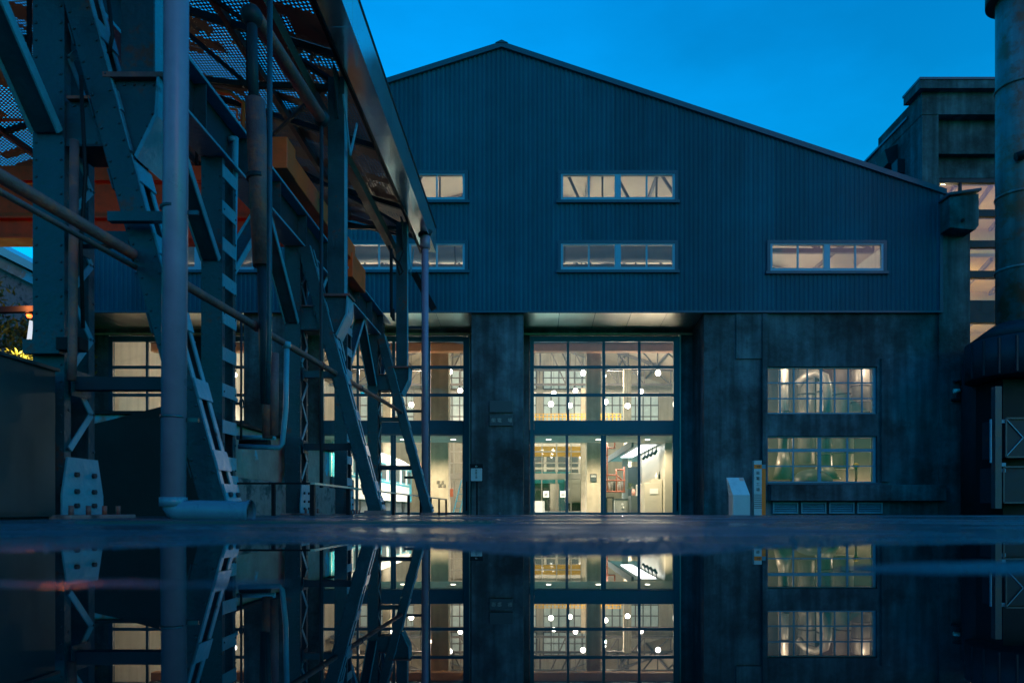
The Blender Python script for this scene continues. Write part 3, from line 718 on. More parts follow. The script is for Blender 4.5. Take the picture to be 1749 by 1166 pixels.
# downlights in the lobby ceiling
for px, lab in ((937, 'recessed downlight left in the lobby ceiling of the middle gate'), (1022, 'recessed downlight beside the middle mullion'), (1106, 'recessed downlight above the light panel'), (774, 'recessed downlight by the tan concrete column'), (688, 'recessed downlight above the train roof'), (600, 'recessed downlight at the train end of the lobby')):
    D = 25.0; x = U(px, D)
    t = thing('downlight', lab, 'lamp', (x, D, 2.65), 'recessed lobby downlights')
    g = MB(); g.tube([(x, D, 2.645), (x, D, 2.657)], .09, 12); g.build('lens', M['downlight'], t)
    g = MB(); g.tube([(x, D, 2.652), (x, D, 2.6585)], .12, 12); g.build('ring', M['white'], t)
    ld = bpy.data.lights.new('lamp_light', 'SPOT'); ld.energy = 125; ld.color = (1, .84, .58); ld.spot_size = math.radians(156); ld.spot_blend = .6; ld.shadow_soft_size = .06
    lo = bpy.data.objects.new('lamp_light', ld); COL.objects.link(lo); lo.parent = t; lo.location = (0, 0, -.03)
# lamps added for window glow in the hall, plant room, tower and rear hall
def extra_lamp(x, y, z, lab, p, r=.12, c=(1, .86, .66)):
    t = thing('added_lamp', lab, 'lamp', (x, y, z), 'lamps added inside the buildings for window glow')
    g = MB(); g.ball((x, y, z), r, 10, 6); g.build('globe', M['lamp'], t)
    g = MB(); g.tube([(x, y, z+r), (x, y, z+r+.1)], r*.8, 10); g.build('holder', M['truss'], t)
    ld = bpy.data.lights.new('lamp_light', 'POINT'); ld.energy = p; ld.color = c; ld.shadow_soft_size = r
    lo = bpy.data.objects.new('lamp_light', ld); COL.objects.link(lo); lo.parent = t; lo.location = (0, 0, -r-.2)
for (x, y), w_ in zip(((-10, 34), (-3, 34), (4, 34), (10, 34), (-7, 47), (5, 47)), ('behind the far left gate', 'behind the strip windows above the trestle', 'behind the central strip windows', 'behind the right strip window', 'deep in the hall at the left', 'deep in the hall at the right')): extra_lamp(x, y, 9.3, 'added roof lamp near the trusses, ' + w_, 70 if y < 40 else 420)
extra_lamp(7.05, 24.4, 3.0, 'added lamp left of the ducts in the plant room', 30, .12, (1, .72, .50)); extra_lamp(12.7, 25.7, .75, 'added low lamp at the right end of the plant room', 12, .10, (1, .70, .48)); extra_lamp(8.8, 23.3, 5.5, 'added lamp on the plant room ceiling, left', 20, .12, (1, .76, .54)); extra_lamp(11.8, 23.3, 5.5, 'added lamp on the plant room ceiling, right', 13, .12, (1, .76, .54))  # added out of view to light the ducts and walls

# ---- furniture of the entrance
c = thing('dropped_ceiling', 'long grey suspended canopy holding the white light panel', 'canopy', (5, 28, 2.6))
t = MB(); t.box(3.95, 7.2, 26.4, 36, 2.62, 2.66); t.build('canopy_board', M['grey'], c)
t = MB(); t.box(3.86, 3.948, 26.4, 36, 2.50, 2.78); t.build('canopy_edge', M['darkgrey'], c)
lp = MB(); lp.box(4.30, 4.86, 26.6, 33.0, 2.596, 2.618); lpo = lp.build('light_panel', M['panel_light'])
tag(lpo, 'long white glowing panel under the grey canopy', 'light panel')
ld = bpy.data.lights.new('panel_area', 'AREA'); ld.shape = 'RECTANGLE'; ld.size = .56; ld.size_y = 6.4; ld.energy = 24; ld.color = (.97, .98, 1)
lo = bpy.data.objects.new('panel_area', ld); COL.objects.link(lo); lo.location = (4.58, 29.8, 2.58)
c = thing('reception_counter', 'tall pale beige counter with a stepped top at the right of the middle gate', 'counter', (5, 26.5, GB))
t = MB(); t.box(U(1101, 26), 4.97, 26, 28.2, GB, V(824, 26)); t.build('counter_body', M['beige'], c, bevel=.01)
t = MB(); t.box(U(1101, 26)+.25, 4.97, 26.002, 28.2, V(824, 26)+.001, V(818, 26)); t.build('counter_top', M['beige'], c)
c = thing('reception_desk', 'low grey desk with a white figure printed on its front', 'desk', (4, 28, GB))
t = MB(); t.box(U(1050, 28), U(1078, 28), 28, 28.8, GB, V(853, 28)); t.build('desk_front', M['grey'], c, bevel=.01)
t = MB(); t.box(U(1049, 28), U(1079, 28), 27.96, 28.84, V(853, 28)+.001, V(851, 28)); t.build('desk_top', M['darkgrey'], c)
t = MB(); t.ball((U(1063, 28), 27.99, V(861, 28)), .05, 8, 6); t.ball((U(1064, 28), 27.99, V(867, 28)), .07, 8, 6); t.build('printed_figure', M['white'], c)
t = MB(); t.box(U(1079, 27), U(1100, 27), 27.2, 28, GB, V(846, 27)); o = t.build('side_cabinet', M['darkgrey'], bevel=.01); tag(o, 'dark low cabinet between the grey desk and the beige counter', 'cabinet')
t = MB(); t.box(U(1073, 33), U(1090, 33), 33, 33.1, GB, V(797, 33)); tag(t.build('grey_door', M['darkgrey']), 'dark grey door leaf beyond the reception desk', 'door')
t = MB(); t.box(U(1094, 31), U(1120, 31), 31, 31.15, GB, 2.6); t.box(U(1063, 34), U(1073, 34), 34, 34.15, GB, 2.6); tag(t.build('partition_panel', M['grey']), 'plain grey partition behind the reception counter', 'partition')
t = MB(); t.box(5.0, 5.3, 25.6, 31, GB, 2.6); tag(t.build('side_partition', M['beige']), 'pale partition along the right side of the reception', 'partition')
for k in range(4):
    y = 26.8+k*.9; t = MB(); t.tube([(4.9, y, 2.40), (4.80, y-.12, 2.26)], .06, 8); t.tube([(4.9, y, 2.40), (4.9, y, 2.62)], .02, 6)
    tag(t.build('track_spotlight', M['black']), ('nearest', 'second', 'third', 'farthest')[k] + ' small black spotlight in the row above the beige counter', 'spotlight', 'black track spotlights over the counter')
for k, (px, py, w, h) in enumerate(((1121, 812, .10, .26), (1126, 812, .07, .30))):
    t = MB(); x = U(px, 26.5); z = V(824, 26.5) + .14; t.tube([(x, 26.5, z), (x, 26.5, z+h*.6), (x, 26.5, z+h*.7), (x, 26.5, z+h)], [w/2, w/2, w/5, w/5], 10)
    tag(t.build('bottle', M['white'] if k == 0 else M['black']), ('white bottle standing on the beige counter', 'black bottle standing on the beige counter')[k], 'bottle')
t = MB(); t.box(U(1110, 25.98), U(1124, 25.98), 25.975, 25.998, V(843, 26), V(834, 26)); tag(t.build('counter_print', M['white']), 'small white notice on the front of the beige counter', 'notice')
t = thing('potted_plant', 'small dark plant with a pink vase on the dark cabinet', 'plant', (U(1080, 27.5), 27.5, V(846, 27.5)))
p = MB(); x = U(1082, 27.4); z = V(846, 27.4); p.tube([(x, 27.4, z), (x, 27.4, z+.16), (x, 27.4, z+.26)], [.07, .08, .05], 10); p.build('vase', M['skin_red'], t)
p = MB()
for k in range(26):
    a = random.random()*6.28; r = random.random()*.16; h = random.random()*.22
    q = Vector((x-.1+r*math.cos(a), 27.4+r*math.sin(a), z+.24+h)); d = Vector((math.cos(a), math.sin(a), .8))*.09
    p.quad(q, q+Vector((.03, 0, .02)), q+d+Vector((.02, 0, 0)), q+d)
p.build('leaves', M['leaf'], t)
# black bistro stool
t = thing('bar_stool', 'thin black stool frame left of the grey desk', 'stool', (U(1040, 27.5), 27.5, GB))
x = U(1042, 27.5); p = MB(); p.box(x-.14, x+.14, 27.4, 27.7, .55, .59); p.build('seat', M['black'], t)
for sx in (-.13, .13):
    for sy in (27.42, 27.68): p = MB(); p.box(x+sx-.012, x+sx+.012, sy-.012, sy+.012, GB, .55); p.build('leg', M['black'], t)
# red pipe rack
rk = thing('red_pipe_rack', 'red oxide pipe frame with shelves of bottles behind the middle gate', 'rack', (3.4, 30.2, .8))
Dr = 30.2
def RP(px, py): return (U(px, Dr), Dr, V(py, Dr))
for a, b_ in (((1024, 752), (1024, 840)), ((1037, 752), (1037, 840)), ((1053, 800), (1053, 840)), ((1066, 797), (1066, 840)), ((1022, 820), (1068, 820)), ((1022, 839), (1068, 839)), ((1022, 765), (1050, 765)), ((1022, 811), (1053, 811)), ((1053, 802), (1066, 802)), ((1053, 811), (1062, 819)), ((1050, 752), (1050, 765)), ((1022, 777), (1037, 777))):
    p = MB(); p.tube([RP(*a), RP(*b_)], .035, 8); p.build('pipe', M['red_pipe'], rk)
p = MB(); p.box(RP(1022, 0)[0], RP(1068, 0)[0], Dr+.02, Dr+.4, V(840, Dr)-.02, V(840, Dr)); p.build('shelf', M['red_pipe'], rk)
for k in range(9):
    px = 1027+k*4.6; p = MB(); x, y, z = RP(px, 839)
    p.tube([(x, Dr+.2, z+.03), (x, Dr+.2, z+.26+.06*(k % 3)), (x, Dr+.2, z+.30+.06*(k % 3)), (x, Dr+.2, z+.38+.06*(k % 3))], [.05, .05, .02, .02], 8)
    tag(p.build('rack_bottle', M[('grey', 'darkgrey', 'cream', 'duct')[k % 4]]), '%s bottle from the left on the lowest shelf of the red pipe rack' % ('first', 'second', 'third', 'fourth', 'fifth', 'sixth', 'seventh', 'eighth', 'ninth')[k], 'bottle', 'bottles on the red pipe rack')
# info plaque on the column
pq = thing('info_plaque', 'grey plaque with white print on the tan column', 'plaque', (U(1014, 26.9), 26.9, 1.2))
x0, x1, z0, z1 = U(1008, 26.9), U(1019, 26.9), V(822, 26.9), V(809, 26.9)
p = MB(); p.box(x0, x1, 26.86, 26.915, z0, z1); p.build('plaque_board', M['darkgrey'], pq, bevel=.005)
for z in (.07, .11): p = MB(); p.box(x0+.03, x1-.03, 26.855, 26.859, z1-z-.012, z1-z+.012); p.build('print_line', M['white'], pq)
# music-stand like signs near the far gate
for k, (px, h, lab) in enumerate(((933, .62, 'white notice stand with two printed lines near the far gate'), (962, .60, 'white notice stand in front of the teal kiosk'))):
    D = 40; x = U(px, D); s_ = thing('notice_stand', lab, 'sign', (x, D, GB))
    for sx in (-.2, .12): p = MB(); p.box(x+sx, x+sx+.03, D, D+.03, GB, V(853, D)); p.build('leg', M['black'], s_)
    p = MB(); p.box(x-.18, x+.16, D-.03, D, V(849, D), V(838, D)); p.build('notice_board', M['grey'], s_)
    p = MB(); p.box(x-.12, x+.10, D-.034, D-.031, V(843.5, D), V(842, D)); p.box(x-.12, x+.10, D-.034, D-.031, V(846.5, D), V(845, D)); p.build('print_line', M['ink'], s_)
t = MB(); t.box(U(906, 48), U(930, 48), 48, 49, GB, V(855, 48)); tag(t.build('pale_counter', M['grey'], bevel=.02), 'low pale counter at the left edge of the far gate view', 'counter')
# yellow lattice walkway high on the far wall
yl = thing('yellow_walkway', 'yellow lattice railing low in the upper panes of the middle gate', 'walkway', (2, 50, 6.6))
D = 50
p = MB(); p.box(U(905, D), U(1062, D), D, D+.6, V(721, D), V(719.5, D)); p.build('walkway_deck', M['yellow'], yl)
for k in range(24):
    x = U(908+k*6.6, D); p = MB(); p.box(x-.03, x+.03, D, D+.05, V(719, D), V(706, D)); p.build('baluster', M['yellow'], yl)
for py in (706, 711): p = MB(); p.box(U(905, D), U(1062, D), D-.02, D+.03, V(py+1.0, D), V(py, D)); p.build('handrail', M['yellow'], yl)

# far gates
gate(FG[0]+.02, DBK-.1, s=1.0, fmat=M['gate_pale'])
gate(-9.15, DBK-.1, s=1.0, fmat=M['gate_pale'])
# hall beyond the far gate
fh = thing('rear_hall', 'lit rear hall beyond the far gate', 'building', (0, DBK, GB))
t = MB(); t.box(-14, 14, DBK+.31, 80, GB-.2, GB+.002); t.build('rear_floor', M['floor_in'], fh)
t = MB(); t.box(-14, 14, 80, 80.3, GB, 12); t.box(-14.3, -14, DBK+.3, 80.3, GB, 12); t.box(14, 14.3, DBK+.3, 80.3, GB, 12); t.box(-14, 14, DBK+.31, 80, 12.002, 12.2)
t.build('rear_wall', M['wall_in'], fh)
for k in range(9):
    for j in range(2):
        t = MB(); t.box(-5+k*1.35, -5+k*1.35+1.0, 79.9, 79.98, 3.6+j*1.5, 4.8+j*1.5); t.build('window', M['darkgrey'], fh)
t = MB(); t.box(-6, 8, 62, 62.5, V(779, 62), V(762, 62)); tag(t.build('yellow_girder', M['yellow']), 'bright yellow crane girder seen through the far gate', 'crane')
kz = thing('teal_kiosk', 'bright teal kiosk with a flat blue canopy beyond the far gate', 'kiosk', (0, 66, GB))
D = 66; t = MB(); t.box(U(903, D), U(975, D), D, D+2, V(830, D)+.3, V(809, D)+.2); t.build('kiosk_canopy', M['teal'], kz)
t = MB(); t.box(U(955, D), U(970, D), D+.1, D+1.8, GB, V(830, D)+.29); t.build('kiosk_wall', M['teal'], kz)
t = MB(); t.box(U(905, D), U(940, D), D+.4, D+1.8, GB, V(830, D)+.29); t.build('kiosk_window', M['darkgrey'], kz)
ct = thing('cream_coach', 'cream railway coach with dark windows beyond the far gate', 'train', (5, 64, GB))
t = MB(); t.box(3.2, 6.0, 61.5, 78, .7, 3.4); t.build('coach_body', M['cream'], ct, bevel=.2)
t = MB(); t.box(3.17, 3.198, 62, 77.5, 1.7, 2.8); t.build('window_band', M['darkgrey'], ct)
t = MB(); t.box(3.4, 5.8, 61.9, 77.6, GB, .69); t.build('underframe', M['black'], ct)
for (x, y), w_ in zip(((-7, 64), (0, 66), (6, 64), (-2, 74), (6, 74)), ('over its left part', 'above the teal kiosk', 'above the cream coach', 'in its deep left corner', 'over the coach rear end')): extra_lamp(x, y, 9.5, 'added lamp high in the rear hall ' + w_, 330, .1, (1, .9, .76))  # lamps added so the rear hall looks lit through the far gate

# teal and cream railcar on the left inside
tr = thing('railcar', 'cream and teal railcar standing inside the gate behind the trestle', 'train', (-8.7, 25, GB))
xs_, y0, y1 = -7.4, 25.3, 42.0
t = MB(); prf = [(-10.0, .55), (xs_, .55), (xs_, 2.55), (xs_-.12, 2.85), (xs_-.6, 3.12), (-9.4, 3.12), (-9.88, 2.85), (-10.0, 2.55)]
t.prism(prf, y0, y1); t.build('car_body', M['cream'], tr)
t = MB(); t.box(-9.8, xs_-.2, y0+.1, y1-.1, GB+.05, .545); t.build('underframe', M['darkgrey'], tr)
t = MB(); t.box(xs_+.001, xs_+.012, y0, y1, 1.42, 1.52); t.build('teal_stripe', M['teal'], tr)
for y in (y0+.02, y1-.7): t = MB(); t.box(xs_+.001, xs_+.02, y, y+.65, .56, 2.6); t.build('teal_band', M['teal'], tr)
t = MB(); t.box(-9.8, xs_-.02, y0-.02, y0-.001, .6, 1.0); t.box(xs_-.14, xs_-.02, y0-.02, y0-.001, 1.001, 2.55); t.build('teal_end_band', M['teal'], tr)
for k in range(9):
    y = y0+1.3+k*1.75
    f = MB(); f.box(xs_+.001, xs_+.014, y, y+1.15, 1.56, 2.42); fo = f.build('window', M['teal'], tr)
    p = MB(); p.box(xs_+.0145, xs_+.022, y+.07, y+1.08, 1.63, 2.35); p.build('pane', M['darkgrey'], fo, origin=None)
for k in range(6):
    y = y0+2+k*2.6; w = MB(); w.tube([(xs_-.30, y, .32), (xs_-.16, y, .32)], .40, 18); w.build('wheel', M['black'], tr)
# things near the tan column at the left
t = MB(); t.box(U(768, 27.5), U(774, 27.5), 27.4, 27.55, V(848, 27.5), V(834, 27.5)); tag(t.build('fire_hose_box', M['red_pipe'], bevel=.01), 'red box beside the tan concrete column', 'box')
t = thing('step_ladder', 'pale aluminium step ladder leaning right of the tan column', 'ladder', (U(785, 29), 29, GB))
for sx, sk in ((-.22, .1), (.05, .35)):
    p = MB(); p.bar((U(783, 29)+sx, 28.9, GB), (U(783, 29)+sk, 29.3, 1.35), .04, .05); p.build('rail', M['alu'], t)
for k in range(4):
    z = .15+k*.3; f_ = (z-GB)/1.45; p = MB(); p.bar((U(783, 29)-.22+.32*f_, 28.9+.4*f_, z), (U(783, 29)+.05+.30*f_, 28.9+.4*f_, z), .05, .025); p.build('rung', M['alu'], t)
for i, (px, py) in enumerate(((748, 832), (757, 838))):
    p = MB(); text_mesh('wall_lettering', ('MUSEUM', 'WORKSHOP')[0] if False else '鐵道', M['ink'], hall, (U(752+i*3, 26.8), 26.845, V(py-8, 26.8)), .16)

nb = thing('poster_board', 'tall black board with a small pale paper inside the left gate bay', 'notice board', (U(327, 23), 23, GB))
t = MB(); t.box(U(310, 23), U(347, 23), 23, 23.06, GB+.9, V(573, 23)); t.build('board', M['black'], nb, bevel=.01)
t = MB(); t.box(U(323, 23), U(334, 23), 22.985, 22.998, V(598, 23), V(583, 23)); t.build('paper', M['sign_blue'], nb)
t = MB(); t.box(U(319, 23), U(337, 23), 22.985, 22.998, V(632, 23), V(604, 23)); t.build('poster', M['darkgrey'], nb)
for px in (312, 345): t = MB(); t.box(U(px, 23)-.03, U(px, 23)+.03, 23.061, 23.10, GB, V(575, 23)); t.build('leg', M['black'], nb)

# ------------------------------------------------------------------ tower, stack and plant at the right
DT = 24.0
tw = thing('concrete_tower', 'tall concrete tower with glowing windows right of the gable', 'building', (15, DT, GB))
tx0 = U(1575, DT); ztop = V(152, DT)
# front face frame: left pier, beams, recess with windows
t = MB(); t.box(tx0, U(1603, DT), DT, DT+3, GB, V(196, DT)); t.build('front_pier', M['concrete'], tw)
t = MB(); t.box(tx0-.02, 21, DT-.02, DT+3, V(196, DT)+.001, V(158, DT)); t.build('head_beam', M['concrete'], tw)
t = MB(); t.box(tx0-.22, 21.2, DT-.25, DT+.8, V(158, DT)+.001, V(144, DT)); t.build('parapet', M['concrete'], tw)
t = MB(); t.box(tx0-.24, 21.3, DT-.28, DT+.85, V(144, DT)+.001, V(140, DT)); t.build('coping', M['trim'], tw)
t = MB(); t.box(tx0-.001, tx0+.3, DT+3.001, 60, 8, V(179, DT)); t.build('side_wall', M['concrete'], tw)
t = MB(); t.box(tx0-.08, tx0+.38, DT+.86, 60, V(179, DT)+.001, V(175, DT)); t.build('coping', M['trim'], tw)
bx0, bx1 = U(1604, DT), 21.0
wy = DT+.6
for a, b_ in ((196, 254), (254, 290), ):
    t = MB(); t.box(bx0, bx1, (DT+.35 if a == 196 else wy), wy+.3, V(b_, DT)+.001, V(a, DT)); t.build('wall_band', M['concrete'], tw)
t = MB(); t.box(bx0, U(1619, DT), wy-.1, wy+.3, GB, V(291, DT)); t.build('wall_band', M['concrete'], tw)
floors = ((298, 345), (357, 399), (411, 452), (464, 504), (543, 580))
prev = 291
for a, b_ in floors:
    t = MB(); t.box(U(1619, DT)+.001, bx1, wy, wy+.25, V(a, DT)+.001, V(prev, DT)); t.build('spandrel', M['dark_steel'], tw)
    wv = bpy.data.objects.new('window', None); COL.objects.link(wv); wv.parent = tw; wv.location = Vector((U(1619, DT), wy, V(b_, DT))) - base_of(tw)
    for k in range(2):
        x = U(1619, DT)+.03+k*(.86 if k else 0); p = MB(); p.box(x, x+(.78 if k == 0 else 2.5), wy+.08, wy+.09, V(b_, DT)+.03, V(a, DT)-.03); p.build('pane', M['glass'], wv)
        p = MB(); p.box(x+(.782 if k == 0 else 2.51), x+(.858 if k == 0 else 2.6), wy+.03, wy+.15, V(b_, DT), V(a, DT)); p.build('mullion', M['dark_steel'], wv)
    prev = b_
t = MB(); t.box(U(1619, DT), bx1, wy, wy+.25, GB, V(580, DT)-.002); t.build('spandrel', M['dark_steel'], tw)
# interior behind glowing windows
t = MB(); t.box(U(1619, DT)-.2, bx1, 29, 29.2, GB, 14); t.box(tx0+.31, tx0+.4, wy+.3, 29, GB, 14); t.build('inner_wall', M['tower_in'], tw)
for z in (12.0, 9.3, 7.6, 5.6):
    t = MB(); t.box(tx0+.41, bx1, wy+.3, 28.99, z, z+.12); t.build('ceiling', M['tower_in'], tw)
    for k in range(5): t = MB(); t.bar((14.2+k*1.3, wy+.35, z-.08), (15.5+k*1.3, 28.9, z-.08), .10, .14); t.build('beam', M['truss'], tw)
for z, w_ in ((10.9, 'top'), (8.7, 'second highest'), (6.6, 'third highest'), (4.4, 'lowest lit')): extra_lamp(16.5, 27.4, z, 'added lamp on the %s floor of the concrete tower' % w_, 15, .1, (1, .76, .34))  # lamps added for the glow of the tower windows
# louvred box and small things on tower side
bxs = thing('wall_hopper', 'dark metal hopper on the receding tower wall', 'hopper', (tx0, 26.5, 12))
D = 25.6; t = MB(); t.prism([(U(1511, D), V(256, D)), (tx0-.004, V(246, D)), (tx0-.004, V(280, D)), (U(1517, D), V(278, D))], D, D+.7); t.build('hopper_body', M['dark_steel'], bxs)
t = MB(); t.box(tx0-.28, tx0-.004, D-.5, D-.1, V(306, D), V(283, D)); t.build('chute', M['dark_steel'], bxs)

DS = 20.0
st = thing('exhaust_stack', 'tall rust-stained steel stack at the right edge of the photo', 'chimney', (U(1740, DS), DS, GB))
sx = U(1738, DS); sr = U(1738, DS)-U(1706, DS)
t = MB(); t.tube([(sx, DS, V(568, DS)), (sx, DS, 15.2)], sr, 32); t.build('flue', M['stack'], st)
for py in (150, 335, 461): t = MB(); t.tube([(sx, DS, V(py+4, DS)), (sx, DS, V(py, DS))], sr+.03, 32); t.build('flange_ring', M['stack'], st)
t = MB(); t.tube([(sx, DS, 15.0), (sx, DS, 15.6)], sr+.25, 32); t.build('cap_ring', M['dark_steel'], st)
t = MB(); t.tube([(sx, DS, V(584, DS)), (sx, DS, V(554, DS))], [1.30, sr+.06], 32); t.build('cone', M['dark_steel'], st)
t = MB(); t.tube([(sx, DS, V(648, DS)), (sx, DS, V(584.5, DS))], 1.32, 32); t.build('drum', M['dark_steel'], st)
for k in range(10):
    a = math.radians(180+k*18); t = MB(); t.bar((sx+1.33*math.cos(a), DS+1.33*math.sin(a), V(646, DS)), (sx+1.33*math.cos(a), DS+1.33*math.sin(a), V(588, DS)), .05, .05); t.build('drum_rib', M['dark_steel'], st)
t = MB(); t.box(U(1697, DS), 17, DS-.4, DS+.8, GB, V(652, DS)); t.build('stack_base', M['black'], st)
t = MB(); t.tube([(U(1712, DS), DS-.55, V(285, DS)), (U(1728, DS), DS-.62, V(280, DS))], .12, 8); t.build('bracket', M['black'], st)
hp = thing('dust_collector', 'dark conical dust collector beside the foot of the stack', 'machine', (U(1690, 21), 21, GB))
t = MB(); t.tube([(U(1712, 21), 21.4, GB), (U(1712, 21), 21.4, V(615, 21)), (U(1712, 21), 21.4, V(585, 21))], [.86, .86, .55], 24); t.build('collector_drum', M['dark_steel'], hp)
# framed crates
for k, (pa, pb, pc, pd, lab) in enumerate(((1718, 1790, 714, 780, 'upper framed box with crossed braces at the right edge'), (1714, 1790, 797, 858, 'lower framed box with plain panel at the right edge'))):
    D = 19.0; c = thing('framed_box', lab, 'box', (U(pa, D), D, V(pd, D)))
    x0, x1, z0, z1 = U(pa, D), U(pb, D), V(pd, D), V(pc, D)
    t = MB(); t.box(x0, x1, D+.03, D+1, z0, z1); t.build('panel', M['dark_steel'], c)
    for q in (((x0, z0), (x0, z1)), ((x0, z1), (x1, z1)), ((x0, z0), (x1, z0))):
        t = MB(); t.bar((q[0][0], D, q[0][1]), (q[1][0], D, q[1][1]), .045, .045); t.build('frame_bar', M['steel'], c)
    if k == 0:
        xm, zm = U(1748, D), (z0+z1)/2
        for q in ((x0, z1), (x0, z0)): t = MB(); t.bar((q[0], D+.01, q[1]), (xm, D+.01, zm), .025, .025); t.build('brace', M['steel_pale_lit'], c)
fr = thing('steel_post_frame', 'dark steel post carrying the two framed boxes', 'frame', (U(1703, 19), 19, GB))
t = MB(); t.box(U(1698, 19), U(1709, 19), 18.95, 19.12, V(868, 19), V(660, 19)); t.build('post', M['steel'], fr)
t = MB(); t.box(U(1690, 19), U(1692, 19), 18.95, 19.0, V(790, 19), V(716, 19)); t.build('side_bar', M['steel_pale_lit'], fr)
for py in (716, 790, 800): t = MB(); t.box(U(1709, 19)+.001, U(1718, 19), 19.0, 19.06, V(py+6, 19), V(py, 19)); t.build('clip', M['steel_pale_lit'], fr)
bl = thing('pipe_bollard', 'short pale post with a paler lower sleeve by the corner pier', 'bollard', (U(1680, 21), 21, GB))
t = MB(); t.tube([(U(1679, 21), 21, GB), (U(1679, 21), 21, V(786, 21))], .105, 14); t.build('post', M['steel'], bl)
t = MB(); t.tube([(U(1679, 21), 21, GB), (U(1679, 21), 21, V(853, 21))], .125, 14); t.build('sleeve', M['sign_blue'], bl)
# security cameras
sc_ = thing('security_camera', 'pair of small white cameras on the corner pier', 'camera', (U(1637, 21.9), 21.9, V(665, 21.9)))
D = 21.9
t = MB(); t.box(U(1627, D), U(1647, D), D-.02, D+.09, V(684, D), V(680, D)); t.build('base_plate', M['dark_steel'], sc_)
t = MB(); t.box(U(1636, D), U(1639, D), D-.1, D+.08, V(680, D), V(662, D)); t.build('bracket', M['dark_steel'], sc_)
for a, b_ in ((1625, 1634), (1640, 1652)): t = MB(); t.tube([(U(a, D), D-.1, V(669, D)), (U(b_, D), D-.16, V(669, D)+.02)], [.075, .06], 10); t.build('camera_body', M['white'], sc_)
t = MB(); t.ball((U(1641, D), D-.08, V(654, D)), .10, 12, 8); t.build('dome', M['black'], sc_)
t = MB(); t.box(U(1630, D), U(1650, D), D-.16, D+.09, V(652, D), V(650, D)); t.build('hood', M['dark_steel'], sc_)

# ------------------------------------------------------------------ signs in front of the wall
D = 20.6
sg = thing('totem_sign', 'tall pale totem sign with an amber side strip and four dark characters', 'sign', (U(1297, D), D, -.08))
x0, x1 = U(1288, D), U(1301, D)
t = MB(); t.box(x0, x1, D, D+.16, -.08, V(786, D)); t.build('sign_column', M['sign_blue'], sg)
t = MB(); t.box(x1+.002, U(1308, D), D+.01, D+.16, -.08, V(800, D)); t.build('amber_strip', M['amber'], sg)
t = MB(); t.box(x1+.002, U(1308, D), D+.01, D+.16, V(800, D)+.001, V(793, D)); t.build('strip_cap', M['pvc_blue'], sg)
t = MB(); t.box(x0-.002, x1+.001, D-.006, D-.001, V(800, D), V(793, D)); t.build('number_panel', M['amber'], sg)
text_mesh('lettering', '44', M['ink'], sg, (U(1295.5, D), D-.009, V(796.5, D)), .11)
for ch, py in zip('柴電工場', (808, 817, 827, 836)): text_mesh('lettering', ch, M['ink'], sg, (U(1294.5, D), D-.004, V(py, D)), .115)
for k in range(8): t = MB(); t.box(x0+.002, x1-.002, D-.006, D-.001, V(845+k*3.2, D), V(844+k*3.2, D)); t.build('print_line', M['ink'], sg)
D = 20.4
ls = thing('lectern_sign', 'pale blue lectern board with a slanted face beside the totem', 'sign', (U(1266, D), D, -.08))
x0, x1 = U(1252, D), U(1281, D)
t = MB(); t.prism([(D, -.08), (D+.45, -.08), (D+.45, V(845, D)), (D, V(845, D))], x0, x1, 'x'); t.build('lectern_base', M['sign_blue'], ls)
t = MB()
za, zb = V(845, D)+.002, V(814, D)
t.v = [(x0, D, za), (x1, D, za), (x1-.07, D+.42, zb), (x0-.07, D+.42, zb), (x0, D+.45, za-.001), (x1, D+.45, za-.001), (x1-.07, D+.46, zb), (x0-.07, D+.46, zb)]
t.f = [(0, 1, 2, 3), (4, 5, 6, 7), (0, 3, 7, 4), (1, 5, 6, 2), (3, 2, 6, 7), (0, 4, 5, 1)]; t.sm = [False]*6
t.build('slanted_board', M['sign_top'], ls)
def on_board(u, v, lift=.004):
    a = Vector((x0, D, za)); return a + Vector((x1-x0, 0, 0))*u + (Vector((-.07, .42, zb-za)))*v + Vector((0, -.8, .6))*lift
t = MB(); t.quad(on_board(.72, .80), on_board(.97, .80), on_board(.97, .98), on_board(.72, .98)); t.build('orange_mark', M['skin_red'], ls)
D = 21.7
ps = thing('post_sign', 'small white sign with a black header on a thin post', 'sign', (U(814, D), D, -.1))
t = MB(); t.box(U(813, D), U(816, D), D, D+.05, -.1, V(792, D)); t.build('post', M['black'], ps)
t = MB(); t.box(U(803, D), U(825, D), D-.03, D-.002, V(822, D), V(792, D)); t.build('sign_frame', M['black'], ps)
t = MB(); t.box(U(804.3, D), U(823.7, D), D-.035, D-.031, V(821, D), V(799.5, D)); t.build('sign_face', M['sign_blue'], ps)
for k, ch in enumerate('柴電工場'): text_mesh('lettering', ch, M['ink'], ps, (U(813.5, D), D-.037, V(803+k*4.2, D)), .07)
text_mesh('header_mark', '▮▮', M['white'], ps, (U(813.5, D), D-.034, V(796, D)), .04)
D = 22.0
for k, (a, b_) in enumerate(((684, 704), (709, 727))):
    pq = MB(); pq.box(U(836, D), U(876, D), YW-.06, YW-.003, V(b_, D), V(a, D)); o = pq.build('wall_plaque', M['darkgrey'], bevel=.01)
    tag(o, ('plain dark plaque, upper of two on the pier', 'dark plaque with faint characters, lower of two on the pier')[k], 'plaque')
for px, ch in ((843, '柴'), (853, '電'), (871, '場')): text_mesh('plaque_lettering', ch, M['grey'], o, (U(px, D), YW-.064, V(718, D)), .15)
t = MB(); t.ball((U(852, 21.8), 21.9, -.05), .06, 8, 6); tag(t.build('ground_light', M['stainless']), 'small round fitting on the ground at the pier foot', 'light fitting')

